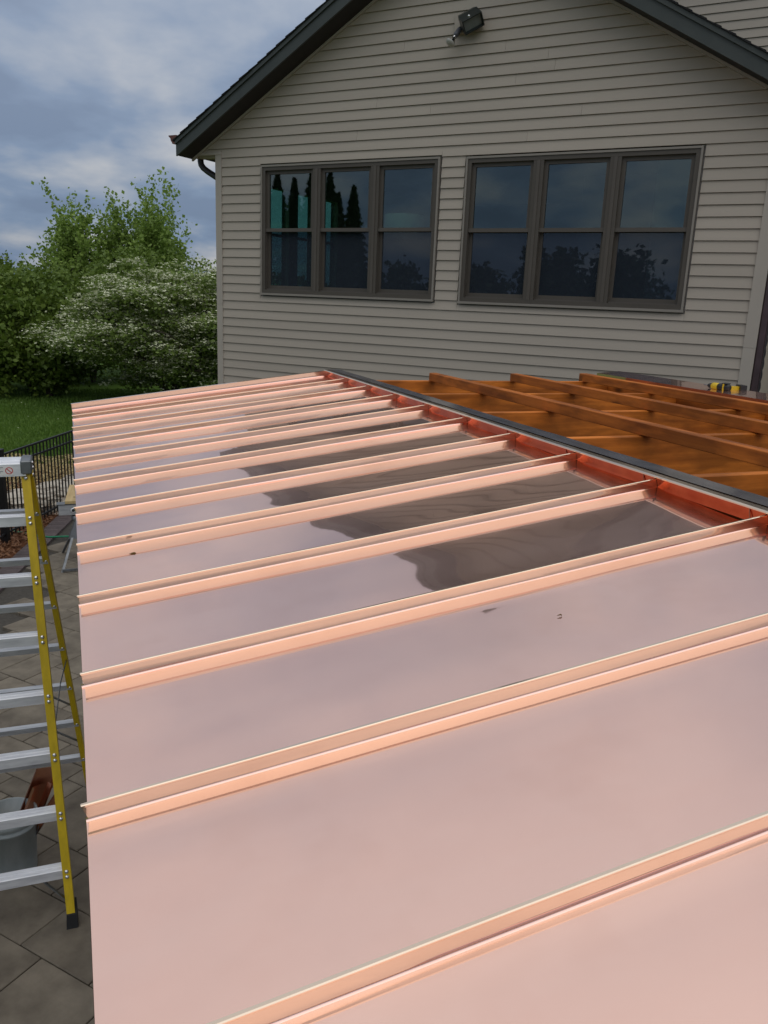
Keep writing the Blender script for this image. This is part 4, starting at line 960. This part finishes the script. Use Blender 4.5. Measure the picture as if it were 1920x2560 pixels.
# flowering hawthorn
hw = thing('hawthorn_tree', 'broad hawthorn covered in white blossom beside the house', 'tree', (3.1, 26.0, -.05))
mb = MB(); tips = []
for k in range(7):
    a = 2*math.pi*k/7+random.uniform(-.3, .3); d = Vector((math.cos(a)*.9, math.sin(a)*.9, 1)).normalized()
    branch(mb, Vector((math.cos(a)*.1, math.sin(a)*.1, 0)), d, 2.6, .09, 1, tips, .55, .15, 5, 4)
mb.build('trunk', 'bark', hw)
nc = 520; cc = []
while len(cc) < nc:
    v = rng.uniform(-1, 1, 3); r = np.linalg.norm(v)
    if r > 1 or r < .45: continue
    x, y, z = v[0]*4.0, v[1]*3.3, v[2]*2.02+2.35
    if z < .55+.35*abs(v[0])*0 or (z < 1.1 and v[1] > .2): continue
    # uneven outline with bays
    lob = 1+.20*mnoise.noise(Vector((v[0]*2.2, v[1]*2.2, v[2]*2.2+3)))
    if r*1.0 > .80*lob+.10: continue
    cc.append((x*lob, y*lob, z))
cc = np.array(cc)
nl = 52000; ci = rng.integers(0, nc, nl); off = rng.normal(0, 1, (nl, 3))*np.array([.26, .26, .11])
Pl = cc[ci]+off; A, B = leafvecs(nl, .052, .35, .7); quads('crown', Pl, A, B, 'hawleaf', hw)
nb = 15000; ci = rng.integers(0, nc, nb); off = rng.normal(0, 1, (nb, 3))*np.array([.28, .28, .05]); off[:, 2] += .13-.5*(off[:, 0]**2+off[:, 1]**2)
Pb = cc[ci]+off; nq = 6
Pq = (Pb[:, None, :]+rng.normal(0, 1, (nb, nq, 3))*np.array([.042, .042, .013])).reshape(-1, 3)
A, B = leafvecs(len(Pq), .030, .9, .9); quads('blossom', Pq, A, B, 'blossom', hw)
# woodland on the left
def bush(label, loc, h, rx, ry, nl, seed, mt='woodleaf', ls=.075, name='woodland_tree', group='woodland trees on the left', low=.05):
    random.seed(seed); t = thing(name, label, 'tree', loc, 0, group)
    mb = MB(); tips = []
    for k in range(4):
        a = 2*math.pi*k/4+random.uniform(-.5, .5); branch(mb, Vector((0, 0, 0)), Vector((math.cos(a)*.4, math.sin(a)*.4, 1)).normalized(), h*.42, .08, 1, tips, .5, .3, 5, 3)
    mb.build('trunk', 'bark', t)
    nc = 150; cc = []
    while len(cc) < nc:
        v = rng.uniform(-1, 1, 3); r = np.linalg.norm(v)
        lob = 1+.45*mnoise.noise(Vector((v[0]*1.8+seed, v[1]*1.8, v[2]*1.8)))
        if r > .92*lob or r < .35: continue
        cc.append((v[0]*rx, v[1]*ry, (low+1)*h/2+v[2]*h*(1-low)/2))
    cc = np.array(cc); ci = rng.integers(0, nc, nl)
    Pl = cc[ci]+rng.normal(0, 1, (nl, 3))*np.array([.24, .24, .20])*max(rx, 1)/1.6
    A, B = leafvecs(nl, ls, .2, .7); quads('crown', Pl, A, B, mt, t); return t
for a in (('dark leafy tree filling the gap under the tallest woodland crown', (-2.2, 30.0, 0), 4.05, 1.5, 1.4, 11000, 41),
          ('rounded mid green woodland tree behind the hawthorn blossom', (-.55, 31.0, 0), 4.2, 1.5, 1.4, 11000, 42),
          ('bright topped woodland tree standing over the dark thicket', (-1.3, 29.0, 0), 3.9, 1.4, 1.3, 10000, 43),
          ('low dark thicket tree at the lawn edge beside the hawthorn', (-.7, 27.6, 0), 2.4, 1.3, 1.0, 9000, 44),
          ('wide dark woodland tree next to the lawn thicket', (-2.7, 27.5, 0), 3.4, 1.5, 1.3, 9000, 45),
          ('olive green woodland tree in front of the poplars', (.7, 32.0, 0), 3.9, 1.5, 1.4, 9000, 46),
          ('pale green woodland tree at the far edge behind the dark trees', (-3.3, 34.0, 0), 4.4, 1.9, 1.7, 9000, 47),
          ('deep green woodland tree hidden behind the blossom by the house', (3.2, 33.0, 0), 4.6, 2.6, 1.5, 10000, 48)):
    bush(*a)
n = 26000; xs = rng.uniform(-30, 45, n); ys = rng.uniform(62, 70, n)
top = 4.5+1.2*np.array([mnoise.noise(Vector((x*.22, 0, 0)))+.6*mnoise.noise(Vector((x*.9, 3, 0))) for x in xs])
zs = rng.uniform(0, 1, n)**.7*top; A, B = leafvecs(n, .22, .1, .8)
stuff(quads('distant_wood', np.stack([xs, ys, zs], 1), A, B, 'farleaf'), 'distant green line of woods on the horizon', 'woods')
# conifers and trees across the garden that the windows mirror
def conifer(label, loc, h, r, seed):
    random.seed(seed); t = thing('conifer_tree', label, 'tree', loc, 0, 'conifers mirrored in the windows')
    MB().tube([(0, 0, -.05), (0, 0, h*.5), (0, 0, h*.97)], [.16, .1, .02], 8).build('trunk', 'bark', t)
    nl = 9000; z = rng.uniform(.06, 1, nl); tier = (z*h/.55) % 1; rad = r*(1-z)**.85*(.55+.45*(1-tier)); a = rng.uniform(0, 2*math.pi, nl); rr = rad*rng.uniform(.25, 1, nl)**.5
    Pl = np.stack([rr*np.cos(a), rr*np.sin(a), z*h], 1); A, B = leafvecs(nl, .2, .3, .4); quads('crown', Pl, A, B, 'needle', t)
for a in (('broad dark conifer mirrored at the outer edge of the left window', (-55, 7.0, 0), 12.9, 3.3, 51), ('second dark conifer mirrored in the outer left pane', (-56, 5.5, 0), 12.7, 2.8, 52), ('tallest dark conifer mirrored beside the first mullion', (-54, 4.3, 0), 13.3, 3.1, 53), ('dark conifer mirrored just past the first mullion', (-55, 2.7, 0), 13.2, 3.1, 54), ('slim dark conifer mirrored in the middle pane', (-56, 1.8, 0), 11.8, 2.6, 55), ('pointed dark conifer mirrored on the lamp side of the middle pane', (-55, 0.7, 0), 12.3, 3.0, 56)):
    conifer(*a)
for a in (('round tree mirrored low in the right windows', (-21, -2.6, 0), 6.1, 1.9, 1.6, 6000, 61), ('wide tree mirrored in the last right pane', (-21, -6.2, 0), 6.0, 2.2, 1.8, 6000, 62), ('small tree mirrored low in the first right pane', (-21, .8, 0), 4.8, 1.8, 1.6, 5000, 63), ('low tree mirrored under the lamp shade', (-19, 5.0, 0), 4.7, 1.6, 1.4, 5000, 64)):
    bush(*a, mt='needle', ls=.16, name='garden_tree', group='garden trees mirrored in the windows')
print('pavers', pav_n, 'objects', len(bpy.data.objects))
